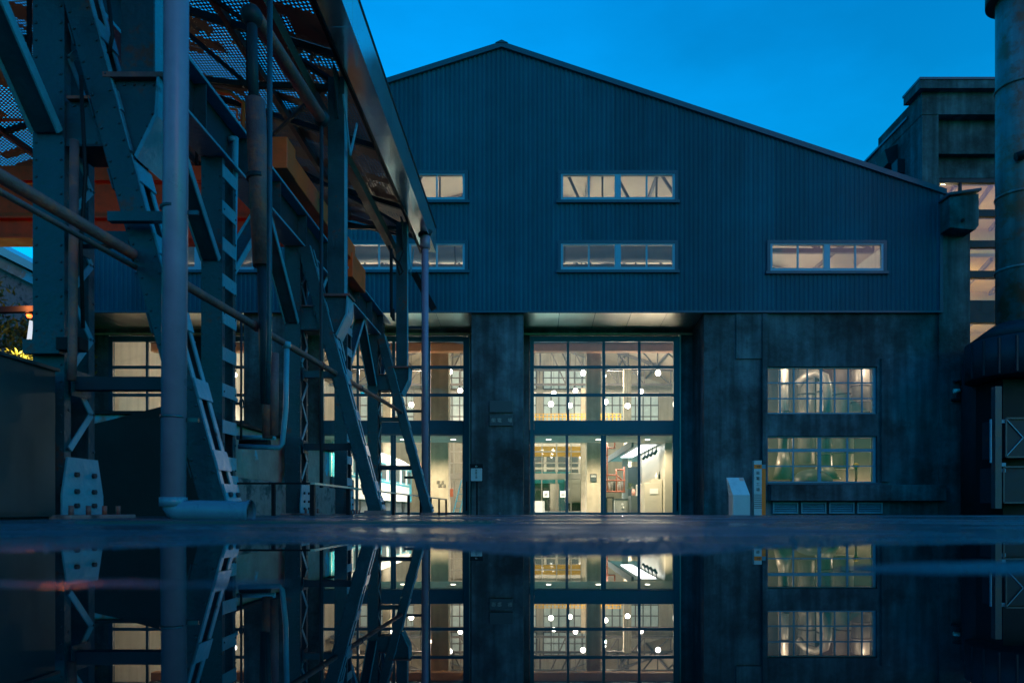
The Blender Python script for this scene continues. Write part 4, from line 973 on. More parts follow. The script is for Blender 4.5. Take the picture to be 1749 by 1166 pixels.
# ------------------------------------------------------------------ crane trestle at the left
XC = -3.56                                   # right face of the column line
DCOL = [5.2, 7.85, 10.5, 13.15, 15.8]
ST, SLt = M['steel'], M['steel_pale_lit']
names = ['front', 'second', 'third', 'fourth', 'fifth']
bolt_mesh = MB().tube([(0, 0, 0), (.022, 0, 0)], .022, 6).mesh('bolt', M['dark_steel'])
for ci, dc in enumerate(DCOL):
    zg = gz(XC, dc)
    lab = {0: 'stout front trestle column with crossed lacing above a bolted foot', 1: 'second trestle column with ladder-like battens up its side', 2: 'third trestle column carrying the middle bracket', 3: 'fourth trestle column behind the middle bracket', 4: 'farthest trestle column beside the thin downpipe'}[ci]
    c = thing('steel_column', lab, 'column', (XC-.12, dc, zg), 'columns of the crane trestle')
    H = 4.14
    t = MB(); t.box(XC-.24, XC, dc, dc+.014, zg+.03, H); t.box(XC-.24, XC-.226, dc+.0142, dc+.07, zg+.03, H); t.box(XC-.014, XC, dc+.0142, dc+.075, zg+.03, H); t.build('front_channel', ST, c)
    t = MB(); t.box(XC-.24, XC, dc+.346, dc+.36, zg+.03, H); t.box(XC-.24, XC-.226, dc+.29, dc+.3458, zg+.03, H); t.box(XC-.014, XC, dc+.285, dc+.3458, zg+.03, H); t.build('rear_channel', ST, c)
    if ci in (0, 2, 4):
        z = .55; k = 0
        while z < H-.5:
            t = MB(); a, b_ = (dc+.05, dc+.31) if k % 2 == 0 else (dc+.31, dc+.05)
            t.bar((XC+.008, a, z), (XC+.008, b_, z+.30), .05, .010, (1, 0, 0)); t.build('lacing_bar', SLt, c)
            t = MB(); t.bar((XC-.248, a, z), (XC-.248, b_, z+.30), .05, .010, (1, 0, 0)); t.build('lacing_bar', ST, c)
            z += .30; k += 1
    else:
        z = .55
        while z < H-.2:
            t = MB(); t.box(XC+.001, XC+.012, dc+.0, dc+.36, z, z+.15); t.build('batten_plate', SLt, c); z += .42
    t = MB(); t.prism([(dc-.06, zg+.03), (dc+.43, zg+.03), (dc+.43, zg+.18), (dc+.36, zg+.47), (dc-.0, zg+.47), (dc-.06, zg+.18)], XC+.013, XC+.028, 'x')
    gp = t.build('gusset_plate', SLt, c)
    for yy in (dc+.09, dc+.30):
        for zz in (.10, .21, .34):
            link_mesh('bolt', bolt_mesh, gp, tuple(Vector((XC+.028, yy, zg+zz)) - base_of(gp)))
    t = MB(); t.box(XC-.42, XC+.20, dc-.22, dc+.60, zg-.02, zg+.028); t.build('base_plate', M['plinth_low'], c, bevel=.008)
    for yy in (dc-.1, dc+.1, dc+.3, dc+.48):
        t = MB(); t.tube([(XC+.12, yy, zg+.02), (XC+.12, yy, zg+.10)], .018, 6); t.build('anchor_bolt', M['rust'], c)

def rivets(pts, axis_, parent, r_=.012):
    t = MB()
    a = Vector(axis_)
    for p in pts: t.tube([Vector(p), Vector(p)+a*.007], [r_, r_*.6], 6)
    tag(t.build('rivets', M['steel'], parent), kind='stuff')
for o in [o for o in list(COL.objects) if o.name.startswith('steel_column') and o.parent is None]:
    dc = o.location.y; n = int(4.0/.13)
    rivets([(x, dc-.001, .15+k*.13) for k in range(n) for x in (XC-.215, XC-.025)], (0, -1, 0), o)
    rivets([(XC+.013, dc+yy, .55+k*.30) for k in range(12) for yy in (.03, .33)], (1, 0, 0), o, .014)

# runway girder and rail
rg = thing('runway_girder', 'long blue crane runway girder resting on the trestle columns', 'girder', (XC-.12, 9, 4.15))
y0, y1 = 1.6, 17.0
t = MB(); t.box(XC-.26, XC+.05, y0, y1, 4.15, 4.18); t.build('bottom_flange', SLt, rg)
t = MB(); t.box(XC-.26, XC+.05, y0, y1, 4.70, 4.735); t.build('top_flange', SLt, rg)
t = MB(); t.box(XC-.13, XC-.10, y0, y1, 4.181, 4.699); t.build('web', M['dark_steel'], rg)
k = 0; y = y0+.3
while y < y1: t = MB(); t.box(XC-.099, XC+.03, y, y+.015, 4.182, 4.698); t.build('stiffener', ST, rg); y += 1.1
t = MB(); t.box(XC-.15, XC-.08, y0, y1, 4.736, 4.82); t.build('rail', M['rust'], rg)

# knee braces along the line
def knee(ya, za, yb, zb, lab, x=XC-.12):
    k = thing('knee_brace', lab, 'brace', (x, ya, min(za, zb)), 'knee braces under the runway girder')
    t = MB(); t.bar((x, ya, za), (x, yb, zb), .20, .012, (1, 0, 0)); t.bar((x+.10, ya, za), (x+.10, yb, zb), .06, .012, (0, 1, 0)) if False else None
    t = MB(); t.bar((x, ya, za), (x, yb, zb), .012, .19, (1, 0, 0)); t.build('web_plate', ST, k)
    for s_ in (-.10, .10):
        t = MB(); t.bar((x+s_, ya, za), (x+s_, yb, zb), .075, .014, (1, 0, 0)); t.build('flange', SLt, k)
for i, (dc, lab) in enumerate(zip(DCOL, names)):
    if i: knee(dc-1.15, 4.14, dc-.02, 2.95, 'knee brace rising toward the camera from the %s column' % lab)
    else: knee(dc-1.15, 4.14, dc-.02, 2.95, 'large knee brace at the upper left corner, on the front column')
    knee(dc+.38, 2.95, dc+1.45, 4.14, 'knee brace rising away behind the %s column' % lab)

# inclined legs, brackets, roof posts and struts of the three main frames
DFR = [5.2, 10.5, 15.8]; ordn = ['nearest', 'middle', 'farthest']
for fi, dc in enumerate(DFR):
    zg = gz(-2.4, dc)
    lab = ['big inclined leg crossing in front behind the lilac downpipe', 'inclined leg of the middle frame with battened right side', 'slim inclined leg of the farthest frame ending at the guard rail'][fi]
    L_ = thing('inclined_leg', lab, 'strut', (-2.38, dc, zg), 'inclined legs of the crane trestle')
    p0 = Vector((-3.50, dc-.02, 4.12)); p1 = Vector((-2.40, dc-.02, zg+.05)); tdir = (p1-p0).normalized(); nrm = Vector((-tdir.z, 0, tdir.x))
    if nrm.x < 0: nrm = -nrm
    def pt(s_, n_, yy): return p0 + (p1-p0)*s_ + nrm*n_ + Vector((0, yy, 0))
    Y = Vector((0, 1, 0))
    t = MB(); t.bar(pt(0, 0, 0), pt(1, 0, 0), .012, .18, nrm); t.build('front_web', ST, L_)
    t = MB(); t.bar(pt(0, 0, .22), pt(1, 0, .22), .012, .18, nrm); t.build('rear_web', ST, L_)
    for yy in (.03, .19):
        for nn in (.094, -.094):
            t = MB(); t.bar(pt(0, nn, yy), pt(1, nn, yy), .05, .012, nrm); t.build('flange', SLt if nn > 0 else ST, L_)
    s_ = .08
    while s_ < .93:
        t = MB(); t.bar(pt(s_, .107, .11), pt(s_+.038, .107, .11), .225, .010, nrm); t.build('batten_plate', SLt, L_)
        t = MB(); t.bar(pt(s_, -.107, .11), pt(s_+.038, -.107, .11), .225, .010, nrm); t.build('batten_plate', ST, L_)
        s_ += .135
    t = MB(); t.box(-2.56, -2.22, dc-.06, dc+.26, zg, zg+.07); t.build('foot_plate', M['plinth_low'], L_)
    t = MB(); t.bar(pt(.955, .12, .10), pt(.998, .12, .10), .24, .012, nrm); fo = t.build('foot_gusset', SLt, L_)
    for yy in (.03, .16): link_mesh('bolt', bolt_mesh, fo, tuple(pt(.975, .125, yy) - base_of(fo)))
    rivets([tuple(pt(.03+k*.031, n_, -.007)) for k in range(30) for n_ in (-.07, .07)], (0, -1, 0), L_)
    # bracket
    br = thing('bracket_arm', ['large blunt bracket at the upper left holding the nearest roof post', 'middle bracket below the tall roof post', 'small farthest bracket seen against the lit gate'][fi], 'bracket', (-3.2, dc, 2.8), 'brackets carrying the roof posts')
    zb = 2.80
    t = MB(); t.prism([(XC+.002, zb+.06), (-3.17, zb+.06), (-3.02, zb-.0), (-2.99, zb-.02), (-2.86, zb+.28), (-2.842, zb+.56), (-3.22, zb+.56), (-3.24, zb+.40), (XC+.002, zb+.40)], dc+.02, dc+.035); t.build('front_plate', ST, br)
    t = MB(); t.prism([(XC+.002, zb+.06), (-3.17, zb+.06), (-3.02, zb-.0), (-2.99, zb-.02), (-2.86, zb+.28), (-2.842, zb+.56), (-3.22, zb+.56), (-3.24, zb+.40), (XC+.002, zb+.40)], dc+.245, dc+.26); t.build('rear_plate', ST, br)
    t = MB(); t.prism([(-2.99, zb-.06), (-2.835, zb+.27), (-2.82, zb+.57), (-2.84, zb+.57), (-2.857, zb+.285), (-3.01, zb-.03)], dc-.03, dc+.32); t.build('nose_plate', SLt, br)
    t = MB(); t.box(-3.25, -2.79, dc-.03, dc+.31, zb+.562, zb+.60); t.build('cap_plate', M['rust'], br)
    t = MB(); t.box(XC+.03, -3.26, dc-.02, dc+.30, zb+.402, zb+.425); t.build('top_flange', M['rust'], br)
    t = MB(); t.prism([(XC+.03, zb+.04), (-3.16, zb+.04), (-2.99, zb-.03), (-2.99, zb-.01), (-3.16, zb+.058), (XC+.03, zb+.058)], dc-.02, dc+.30); t.build('bottom_flange', M['dark_steel'], br)
    rivets([(x, dc+.019, z) for x, z in [(-3.5+k*.085, zb+.09) for k in range(4)] + [(-3.5+k*.085, zb+.37) for k in range(4)] + [(-3.19+k*.075, zb+.53) for k in range(5)] + [(-3.02+.04*k, zb+.04+.09*k) for k in range(5)]], (0, -1, 0), br)
    # roof post
    po = thing('roof_post', ['wide roof post rising out of the frame from the nearest bracket', 'tall blue roof post standing on the middle bracket', 'short far roof post under the gutter end'][fi], 'post', (-3.0, dc, zb+.6), 'posts holding the canopy roof')
    t = MB(); t.box(-3.14, -2.89, dc+.02, dc+.04, zb+.602, 6.75); t.build('front_flange', ST, po)
    t = MB(); t.box(-3.14, -2.89, dc+.21, dc+.23, zb+.602, 6.75); t.build('rear_flange', ST, po)
    t = MB(); t.box(-2.903, -2.89, dc+.0405, dc+.2095, zb+.602, 6.75); t.build('side_plate', SLt, po)
    t = MB(); t.prism([(dc-.25, 6.76), (dc+.5, 6.76), (dc+.3, 6.1), (dc-.02, 6.1)], -2.99, -2.97, 'x'); t.build('head_gusset', M['dark_steel'], po)
    for z, dy in ((5.6, .4), (5.6, -.4)):
        t = MB(); t.bar((-2.82, dc+.12, z), (-2.82, dc+.12+dy, z+.7), .05, .02, (1, 0, 0)); t.build('stay', SLt, po)
    # struts to the inclined leg
    for z in (1.06, 2.18):
        xr_ = -3.50+(4.12-z)/4.07*1.10
        su = thing('cross_strut', 'short dark strut from column to leg, %s of the pair on the %s frame' % ('lower' if z < 2 else 'upper', ordn[fi]), 'strut', (XC, dc, z), 'struts tying columns to inclined legs')
        t = MB(); t.box(XC+.04, xr_-.10, dc+.06, dc+.16, z-.05, z+.05); t.build('strut_bar', M['dark_steel'] if z < 2 else ST, su)
        t = MB(); t.box(XC+.03, XC+.039, dc+.03, dc+.25, z-.10, z+.10); t.build('end_plate', ST, su)

# ------------------------------------------------------------------ canopy roof
cr = thing('canopy_roof', 'brown perforated canopy roof over the crane trestle with a polished gutter', 'roof', (-7, 10, 6.7))
GX0, GX1 = -2.84, -2.50; GZ0, GZ1 = 6.76, 7.38; YE = 17.7; Y0 = 1.2
def rz(x): return (7.05 + .31*(-x-2.5)) if x > -10.5 else (7.05+.31*8.0 - .31*(-x-10.5))
# gutter
nseg = 6; w = (YE-Y0)/nseg
for k in range(nseg):
    a, b_ = Y0+k*w+.004, Y0+(k+1)*w-.004
    t = MB(); t.box(GX0, GX1, a, b_, GZ0, GZ0+.02); t.build('gutter_soffit', M['gutter'], cr)
    t = MB(); t.box(GX1+.001, GX1+.02, a, b_, GZ0-.02, GZ1); t.build('gutter_fascia', M['gutter'], cr)
t = MB(); t.box(GX0-.05, GX0-.002, Y0, YE, GZ0-.04, GZ0+.30); t.build('gutter_inner_edge', M['black'], cr)
t = MB(); t.box(GX1-.03, GX1+.035, Y0, YE, GZ1+.001, GZ1+.03); t.build('gutter_lip', M['dark_steel'], cr)
t = MB(); t.box(GX0, GX1, YE-.02, YE, GZ0+.021, GZ1); t.build('gutter_end', M['gutter'], cr)
# roof sheets
nx_, ny_ = 5, 14
xedges = [-2.9 - k*(7.6/4) for k in range(5)] + [-13.5, -17, -21.5]
for j in range(ny_):
    a = Y0+j*(YE-Y0)/ny_; b_ = Y0+(j+1)*(YE-Y0)/ny_-.008
    for i in range(len(xedges)-1):
        x0, x1 = xedges[i], xedges[i+1]+.008
        t = MB(); t.prism([(x0, rz(x0)), (x1, rz(x1)), (x1, rz(x1)+.004), (x0, rz(x0)+.004)], a, b_); t.build('roof_sheet', M['perf'], cr)
# purlins, eave beam, trusses
for x in (-4.7, -6.6, -8.5, -10.4, -12.3):
    t = MB(); t.bar((x, Y0, rz(x)-.09), (x, YE, rz(x)-.09), .09, .14); t.build('purlin', M['purlin'], cr)
t = MB(); t.bar((-3.42, Y0, 6.52), (-3.42, YE, 6.52), .16, .20); t.build('eave_beam', M['purlin'], cr)
for dc in [2.6, 5.3, 7.95, 10.6, 13.25, 15.9, 17.6]:
    t = MB(); main = dc in (5.3, 10.6, 15.9)
    xsn = [-2.95, -4.4, -6.0, -7.8, -9.0, -10.5]
    for a, b_ in zip(xsn[:-1], xsn[1:]):
        t.bar((a, dc, rz(a)-.10), (b_, dc, rz(b_)-.10), .08, .10)
        if main:
            t.bar((a, dc, 6.62+max(0, (-a-4)*.12)), (b_, dc, 6.62+max(0, (-b_-4)*.12)), .08, .08)
            t.bar((a, dc, 6.62+max(0, (-a-4)*.12)), (b_, dc, rz(b_)-.10), .05, .06)
            t.bar((b_, dc, 6.62+max(0, (-b_-4)*.12)), (b_, dc, rz(b_)-.10), .05, .05)
    t.bar((-10.5, dc, rz(-10.5)-.10), (-21, dc, rz(-21)-.10), .08, .10)
    if dc < 17: t.build('roof_truss' if main else 'rafter', M['dark_steel'], cr)
    else: t.build('rafter', M['purlin'], cr)
t = MB()
for a in (5.3, 10.6):
    for s_ in (0, 1):
        x0, x1 = (-3.1, -7.5) if s_ == 0 else (-7.5, -3.1)
        t.bar((x0, a, 6.75+(0 if s_ == 0 else .7)), (x1, a+5.3, 6.75+(.7 if s_ == 0 else 0)), .04, .05)
t.build('wind_brace', M['dark_steel'], cr)

# ------------------------------------------------------------------ orange gantry crane on the runway
gc = thing('bridge_crane', 'rust-orange bridge crane girder on the blue runway', 'crane', (-8, 11, 4.8))
yb = 10.9
t = MB(); t.box(-14, -3.95, yb, yb+.20, 4.42, 4.70); t.build('lower_girder', M['orange_dark'], gc)
t = MB(); t.box(-14, -3.93, yb-.09, yb+.29, 4.385, 4.418); t.build('lower_flange', M['orange_dark'], gc)
t = MB(); t.box(-14, -3.93, yb-.09, yb+.29, 4.702, 4.735); t.build('middle_flange', M['orange_dark'], gc)
t = MB(); t.box(-14, -3.95, yb+.02, yb+.20, 4.737, 5.28); t.build('girder_web', M['orange_dark'], gc)
t = MB(); t.box(-14, -3.95, yb-.02, yb+.24, 5.33, 5.56); t.build('upper_girder', M['orange_dark'], gc)
t = MB(); t.box(-14, -3.95, yb+2.0, yb+2.2, 5.2, 5.75); t.build('rear_girder', M['orange_dark'], gc)
t = MB(); t.box(XC-.34, XC+.10, 9.6, 13.4, 4.90, 5.24); t.build('end_truck', M['orange'], gc, bevel=.01)
t = MB(); t.box(XC-.36, XC+.14, 9.55, 9.9, 4.86, 5.30); t.build('truck_buffer', M['orange'], gc, bevel=.01)
t = MB(); t.box(XC-.36, XC+.13, 13.1, 14.1, 4.55, 5.02); t.build('truck_end_box', M['orange'], gc, bevel=.01)
for y in (9.95, 12.9): t = MB(); t.tube([(XC-.16, y, 4.94), (XC-.07, y, 4.94)], .115, 14); t.build('wheel', M['dark_steel'], gc)
hr = [(-4.35, 10.2, 5.25), (-4.30, 10.2, 6.15), (-4.5, 10.2, 6.30), (-5.6, 10.2, 6.42)]
t = MB(); t.tube(hr, .035, 8); t.tube([(-4.42, 10.2, 5.25), (-4.40, 10.2, 6.05), (-5.6, 10.2, 6.25)], .02, 6); t.tube([(-4.2, 9.9, 5.25), (-4.31, 10.2, 6.12)], .02, 6); t.build('guard_hoop', M['orange'], gc)
t = MB()
for x in (-5.6, -7.2, -8.8): t.tube([(x, yb, 5.56), (x, yb, 6.3)], .02, 6)
t.tube([(-4.2, yb, 6.3), (-13, yb, 6.3)], .02, 6); t.build('handrail', M['orange_dark'], gc)

# ------------------------------------------------------------------ pipes
def arc(c, r, a0, a1, n, plane='xz'):
    out = []
    for k in range(n+1):
        a = math.radians(a0+(a1-a0)*k/n)
        out.append((c[0]+r*math.cos(a), c[1], c[2]+r*math.sin(a)) if plane == 'xz' else (c[0], c[1]+r*math.cos(a), c[2]+r*math.sin(a)))
    return out
dp = thing('downpipe', 'thick lilac-grey downpipe with an elbow lying out to the right at the ground', 'pipe', (-2.6, 4.9, .0))
xp, yp = U(296, 4.95), 4.95; R_ = .084
t = MB(); t.tube([(xp+.03, yp, 7.1), (xp+.02, yp, 3), (xp, yp, .155)], R_, 28); t.build('pipe', M['pvc'], dp)
t = MB(); t.tube([(xp, yp, .11), (xp, yp, .175)], R_+.009, 28); t.build('coupling', M['pvc_blue'], dp)
zc = .075
pts = [(xp, yp, .14)] + [(xp+.07-.07*math.cos(math.radians(a)), yp, zc+.07-.07*math.sin(math.radians(a))) for a in (0, 22, 45, 68, 90)] + [(xp+.2, yp-.01, zc), (U(428, 4.9), yp-.05, zc-.008)]
pts[0] = (xp, yp, .15)
t = MB(); t.tube(pts, R_-.005, 28, caps=False); t.build('elbow', M['pvc_blue'], dp)
xe = U(428, 4.9)
t = MB(); t.tube([(xe-.012, yp-.05, zc-.008), (xe+.004, yp-.05, zc-.008)], R_+.004, 28, caps=False); t.tube([(xe+.004, yp-.05, zc-.008), (xe-.012, yp-.05, zc-.008)], R_-.012, 28, caps=False); t.build('pipe_mouth', M['pvc_blue'], dp)
t = MB(); t.tube([(xe-.05, yp-.05, zc-.008), (xe-.047, yp-.05, zc-.008)], R_-.012, 28); t.build('pipe_inside', M['black'], dp)
for py in (357, 712):
    z = V(py, yp); t = MB(); t.tube([(xp, yp, z-.010), (xp, yp, z+.010)], R_+.004, 28); t.box(xp+R_, xp+R_+.09, yp+.01, yp+.03, z-.035, z-.005); t.build('clamp', M['stainless'], dp)
t = MB(); z = V(357, yp); t.box(U(200, 5.15), xp-R_, 5.03, 5.09, z-.05, z+.02); tag(t.build('pipe_bracket', M['steel']), 'flat blue bracket tying the lilac downpipe to the inclined leg', 'bracket')
d2 = thing('thin_downpipe', 'slim lilac downpipe hanging from the far gutter end', 'pipe', (-2.6, 16.9, 0))
xq, yq = U(726, 16.6), 16.6
t = MB(); t.tube([(xq, yq, -.02), (xq, yq, 6.5)], .085, 16); t.build('pipe', M['pvc'], d2)
t = MB(); t.tube([(xq, yq, 6.42), (xq, yq, 6.72)], .125, 16); t.build('socket', M['pvc'], d2)
t = MB(); t.tube([(xq-.02, yq, 6.72), (xq-.02, yq, 6.85)], [.14, .2], 16); t.build('hopper', M['dark_steel'], d2)
for py in (560, 815, 702):
    z = V(py, yq); t = MB(); t.box(xq-.5, xq+.03, yq-.03, yq+.03, z-.03, z+.03); t.build('clamp', M['dark_steel'], d2)

sp_ = thing('sloping_pipe', 'long rusty pipe sloping along the trestle at head height', 'pipe', (-3.05, 9, 2.1))
P0 = Vector((-3.03, 3.4, 1.97)); P1 = Vector((-3.0, 15.7, 2.33))
t = MB(); t.tube([P0, P1], .041, 14); t.build('pipe', M['rust'], sp_)
t = MB(); t.tube([P0+Vector((.02, 0, -.10)), P0.lerp(P1, .16)+Vector((.02, 0, -.10))], .02, 8); t.build('conduit', M['rust'], sp_)
for s_ in (.2, .33, .52, .7): 
    c_ = P0.lerp(P1, s_); t = MB(); t.tube([c_-Vector((0, .04, 0)), c_+Vector((0, .04, 0))], .052, 14); t.build('coupling', M['rust'], sp_)
# drop pipe
dd_ = thing('drop_pipe', 'thin pipe dropping from the sloping pipe and returning left near the plinth', 'pipe', (-2.9, 8.2, 1))
D = 8.3
t = MB(); t.tube([(U(490, D), D, V(590, D)), (U(488, D), D, V(700, D)), (U(482, D), D, V(757, D)), (U(478, D), D, V(764, D)), (U(408, D), D, V(762, D))], .032, 10); t.build('pipe', M['steel_pale_lit'], dd_)
t = MB(); t.tube([(U(490, D), D, V(594, D)), (U(490, D), D, V(584, D))], .048, 10); t.build('tee', M['steel_pale_lit'], dd_)
# telescopic tube
te = thing('telescopic_tube', 'tall telescopic tube hanging from a swivel arm, rusty at its foot', 'pipe', (-3.0, 7.4, 1.2))
D = 7.4
def TP(px, py): return (U(px, D), D, V(py, D))
t = MB(); t.tube([TP(430, 28), TP(434, 190)], .055, 14); t.build('inner_tube', M['dark_steel'], te)
t = MB(); t.tube([TP(436, 172), TP(448, 455)], [.105, .100], 18); t.build('outer_sleeve', M['rust'], te)
t = MB(); t.tube([TP(439, 300), TP(439.5, 308)], .113, 18); t.build('sleeve_ring', M['dark_steel'], te)
t = MB(); t.tube([TP(449, 455), TP(455, 690)], .062, 14); t.build('lower_tube', M['dark_steel'], te)
t = MB(); t.tube([TP(456, 600), TP(457, 748)], .055, 14); t.build('rust_tube', M['rust'], te)
t = MB(); t.tube([TP(469, 603), TP(468, 744)], .045, 14); t.build('side_tube', M['rust'], te)
t = MB(); t.ball(TP(430, 28), .115, 14, 10); t.build('swivel', M['dark_steel'], te)
sw = thing('swivel_arm', 'rusty swivel arm tube slanting away under the canopy roof', 'pipe', (-3.0, 7.4, 5.4))
a_ = Vector(TP(430, 20)); b2 = Vector((U(549, 10), 10.0, V(203, 10)))
t = MB(); t.tube([a_, b2], .085, 14); t.build('arm_tube', M['rust'], sw)
t = MB(); t.ball(b2, .12, 12, 8); t.build('arm_joint', M['dark_steel'], sw)
t = MB(); t.tube([b2, b2+Vector((0, 0, -3.4)), b2+Vector((0, 0, -5.4))], .028, 8); tag(t.build('hanging_rod', M['dark_steel']), 'thin dark rod hanging from the end of the swivel arm', 'rod')
tp = MB(); D = 6.8; tp.tube([(U(461, D), D, V(-80, D)), (U(460, D), D, V(560, D)), (U(457, D), D, V(690, D))], .026, 10); tag(tp.build('vertical_pole', M['steel']), 'thin pale pole in front of the telescopic tube', 'pole')
# valve pipe on the second column
vp = thing('valve_pipe', 'blue pipe with a small handwheel valve against the laddered column', 'pipe', (XC+.06, 8.3, 1))
D = 8.25
t = MB(); t.tube([(U(402, D), D, V(235, D)), (U(396, D), D, V(560, D)), (U(394, D), D, V(768, D))], .038, 12); t.build('pipe', SLt, vp)
for py in (236, 680): t = MB(); t.tube([(U(398, D), D, V(py, D)), (U(398, D), D, V(py+8, D))], .055, 12); t.build('coupling', SLt, vp)
t = MB(); t.tube([(U(396, D), D, V(689, D)), (U(411, D), D, V(689, D))], .016, 8); t.build('valve_stem', M['dark_steel'], vp)
pts = [(U(413, D), D+.055*math.cos(k*.524), V(689, D)+.055*math.sin(k*.524)) for k in range(13)]
t = MB(); t.tube(pts, .010, 6); t.build('handwheel', M['dark_steel'], vp)
t = MB(); D = 8.4; t.tube([(U(412, D), D, V(540, D)), (U(412, D), D, V(750, D))], .014, 6); tag(t.build('thin_rod', M['dark_steel']), 'dark thin rod right of the laddered column', 'rod')
lp_ = thing('level_pipe', 'dark horizontal pipes low behind the laddered column', 'pipe', (-3.2, 8.6, .9))
D = 8.6
t = MB(); t.tube([(U(405, D), D, V(747, D)), (U(470, D), D, V(747, D))], .03, 10); t.build('upper_pipe', SLt, lp_)
t = MB(); t.tube([(U(405, D), D+.1, V(756, D)), (U(455, D), D+.1, V(756, D))], .06, 12); t.build('lower_pipe', M['black'], lp_)
# cables on the front column
for k, (pp, lab) in enumerate(((((185, 0), (192, 60), (186, 92)), 'black cable looping down beside the nearest roof post'), (((138, 130), (146, 300), (138, 420), (142, 560)), 'black cable run down the side of the front column'))):
    t = MB(); D = 5.1; t.tube([(U(a, D), D, V(b_, D)) for a, b_ in pp], .014, 8); tag(t.build('cable', M['black']), lab, 'cable')
cbx = thing('column_clamp_box', 'dark metal box clamped round the front column', 'box', (XC, 5.1, 1.3))
D = 5.1; t = MB(); t.box(U(98, D), U(140, D), D-.02, D+.08, V(598, D), V(576, D)); t.build('box_body', M['black'], cbx, bevel=.005)
t = MB(); t.box(XC-.26, U(98, D)-.001, D+.02, D+.08, V(602, D), V(578, D)); t.build('collar', ST, cbx)
fp = MB(); D = 5.05; fp.tube([(U(127, D), D, V(240, D)), (U(124, D), D, V(600, D)), (U(122, D), D, V(650, D))], .032, 10); tag(fp.build('rusty_conduit', M['rust']), 'rusty conduit standing against the front column', 'pipe')
# vertical cables at far column with hook
t = MB(); D = 15; t.tube([(U(668, D), D, V(425, D)), (U(669, D), D, V(540, D)), (U(672, D), D, V(548, D)), (U(672, D), D, V(528, D))], .035, 8); tag(t.build('crane_hook_rod', M['black']), 'black rod with an upturned foot hanging beside the far post', 'rod')
t = MB(); t.tube([(U(664, D), D, V(420, D)), (U(672, D), D, V(440, D)), (U(683, D), D, V(450, D)), (U(688, D), D, V(464, D)), (U(683, D), D, V(470, D)), (U(679, D), D, V(455, D)), (U(690, D), D, V(428, D))], .025, 8); tag(t.build('looped_cable', M['black']), 'black cable looped at the end of the eave beam', 'cable')
t = MB(); D = 17.2; t.bar((U(708, D), D, V(468, D)), (U(741, D), D, V(528, D)), .12, .16); tag(t.build('far_brace', M['black']), 'short dark brace behind the thin downpipe', 'brace')
for k, py in enumerate((352, 362)):
    t = MB(); D = 17.8; t.tube([(U(560, D), D, V(py-2, D)), (U(650, D), D, V(py, D))], .03, 8); tag(t.build('tie_rod', M['black']), ('upper', 'lower')[k]+' thin tie rod under the far end of the canopy', 'rod')
t = MB(); D = 17.8; t.bar((U(560, D), D, V(375, D)), (U(690, D), D, V(402, D)), .06, .08); t.bar((U(560, D), D, V(318, D)), (U(665, D), D, V(348, D)), .10, .16); tag(t.build('end_tie', M['black']), 'slanting tie closing the far end of the canopy', 'brace')

# ------------------------------------------------------------------ low objects at the left
cb = thing('steel_cabinet', 'stainless steel cabinet with scratched face at the lower left edge', 'cabinet', (-3.9, 4.7, 0))
zg = .012
t = MB(); t.box(-4.4, -3.50, 4.42, 5.02, zg+.02, 1.10); t.build('cabinet_body', M['stainless'], cb, bevel=.008)
t = MB(); t.box(-4.42, -3.48, 4.40, 5.04, 1.101, 1.125); t.build('cabinet_lid', M['stainless'], cb)
t = MB(); t.box(-3.499, -3.488, 4.46, 4.98, zg+.05, 1.07); t.build('side_panel', M['stainless'], cb)
t = MB(); t.box(-4.38, -3.52, 4.44, 5.0, zg-.01, zg+.019); t.build('plinth', M['black'], cb)
# tarpaulin heap
tp = MB(); D0 = 6.9
pr_ = [(U(118, D0), 0), (U(120, D0), V(720, D0)), (U(150, D0), V(714, D0)), (U(190, D0), V(703, D0)), (U(235, D0), V(692, D0)), (U(285, D0), V(681, D0)), (U(325, D0), V(680, D0)), (U(350, D0), V(700, D0)), (U(358, D0), 0)]
ns = 9; n0 = 0
for j in range(ns):
    yy = D0 + j*.32; drop = .10*abs(j-2)**1.3*.3
    for i, (x, z) in enumerate(pr_):
        sh = (yy-D0)*-.42
        tp.v.append((x+sh+.03*noise.noise((x*3, yy*2, 1)), yy+.08*noise.noise((x*2, z*3, yy)), 0 if z == 0 else max(.1, z-drop+.03*noise.noise((x*2, yy*2, 5)))))
kk = len(pr_)
for j in range(ns-1):
    for i in range(kk-1): tp.f.append((j*kk+i, j*kk+i+1, (j+1)*kk+i+1, (j+1)*kk+i)); tp.sm.append(True)
tp.f.append(tuple(range(kk))[::-1]); tp.sm.append(False); tp.f.append(tuple((ns-1)*kk+i for i in range(kk))); tp.sm.append(False)
o = tp.build('tarpaulin_cover', M['tarp']); tag(o, 'large black tarpaulin draped over a machine behind the front column', 'tarpaulin')
# plinth block
pb = thing('machine_plinth', 'long weathered concrete plinth with flaking blue paint behind the columns', 'plinth', (-4.2, 10, 0))
t = MB(); t.box(-5.2, -3.90, 8.0, 13.2, .50, 1.20); t.build('upper_block', M['plinth'], pb, bevel=.02)
t = MB(); t.box(-5.2, -3.78, 7.9, 13.4, -.1, .499); t.build('lower_block', M['plinth_low'], pb, bevel=.03)
t = MB(); t.box(-5.3, -3.83, 7.95, 13.3, 1.201, 1.235); t.build('cover_board', M['black'], pb)
t = MB(); t.box(-5.2, -3.95, 13.5, 15.2, -.1, .75); t.build('rear_block', M['plinth_low'], pb, bevel=.03)
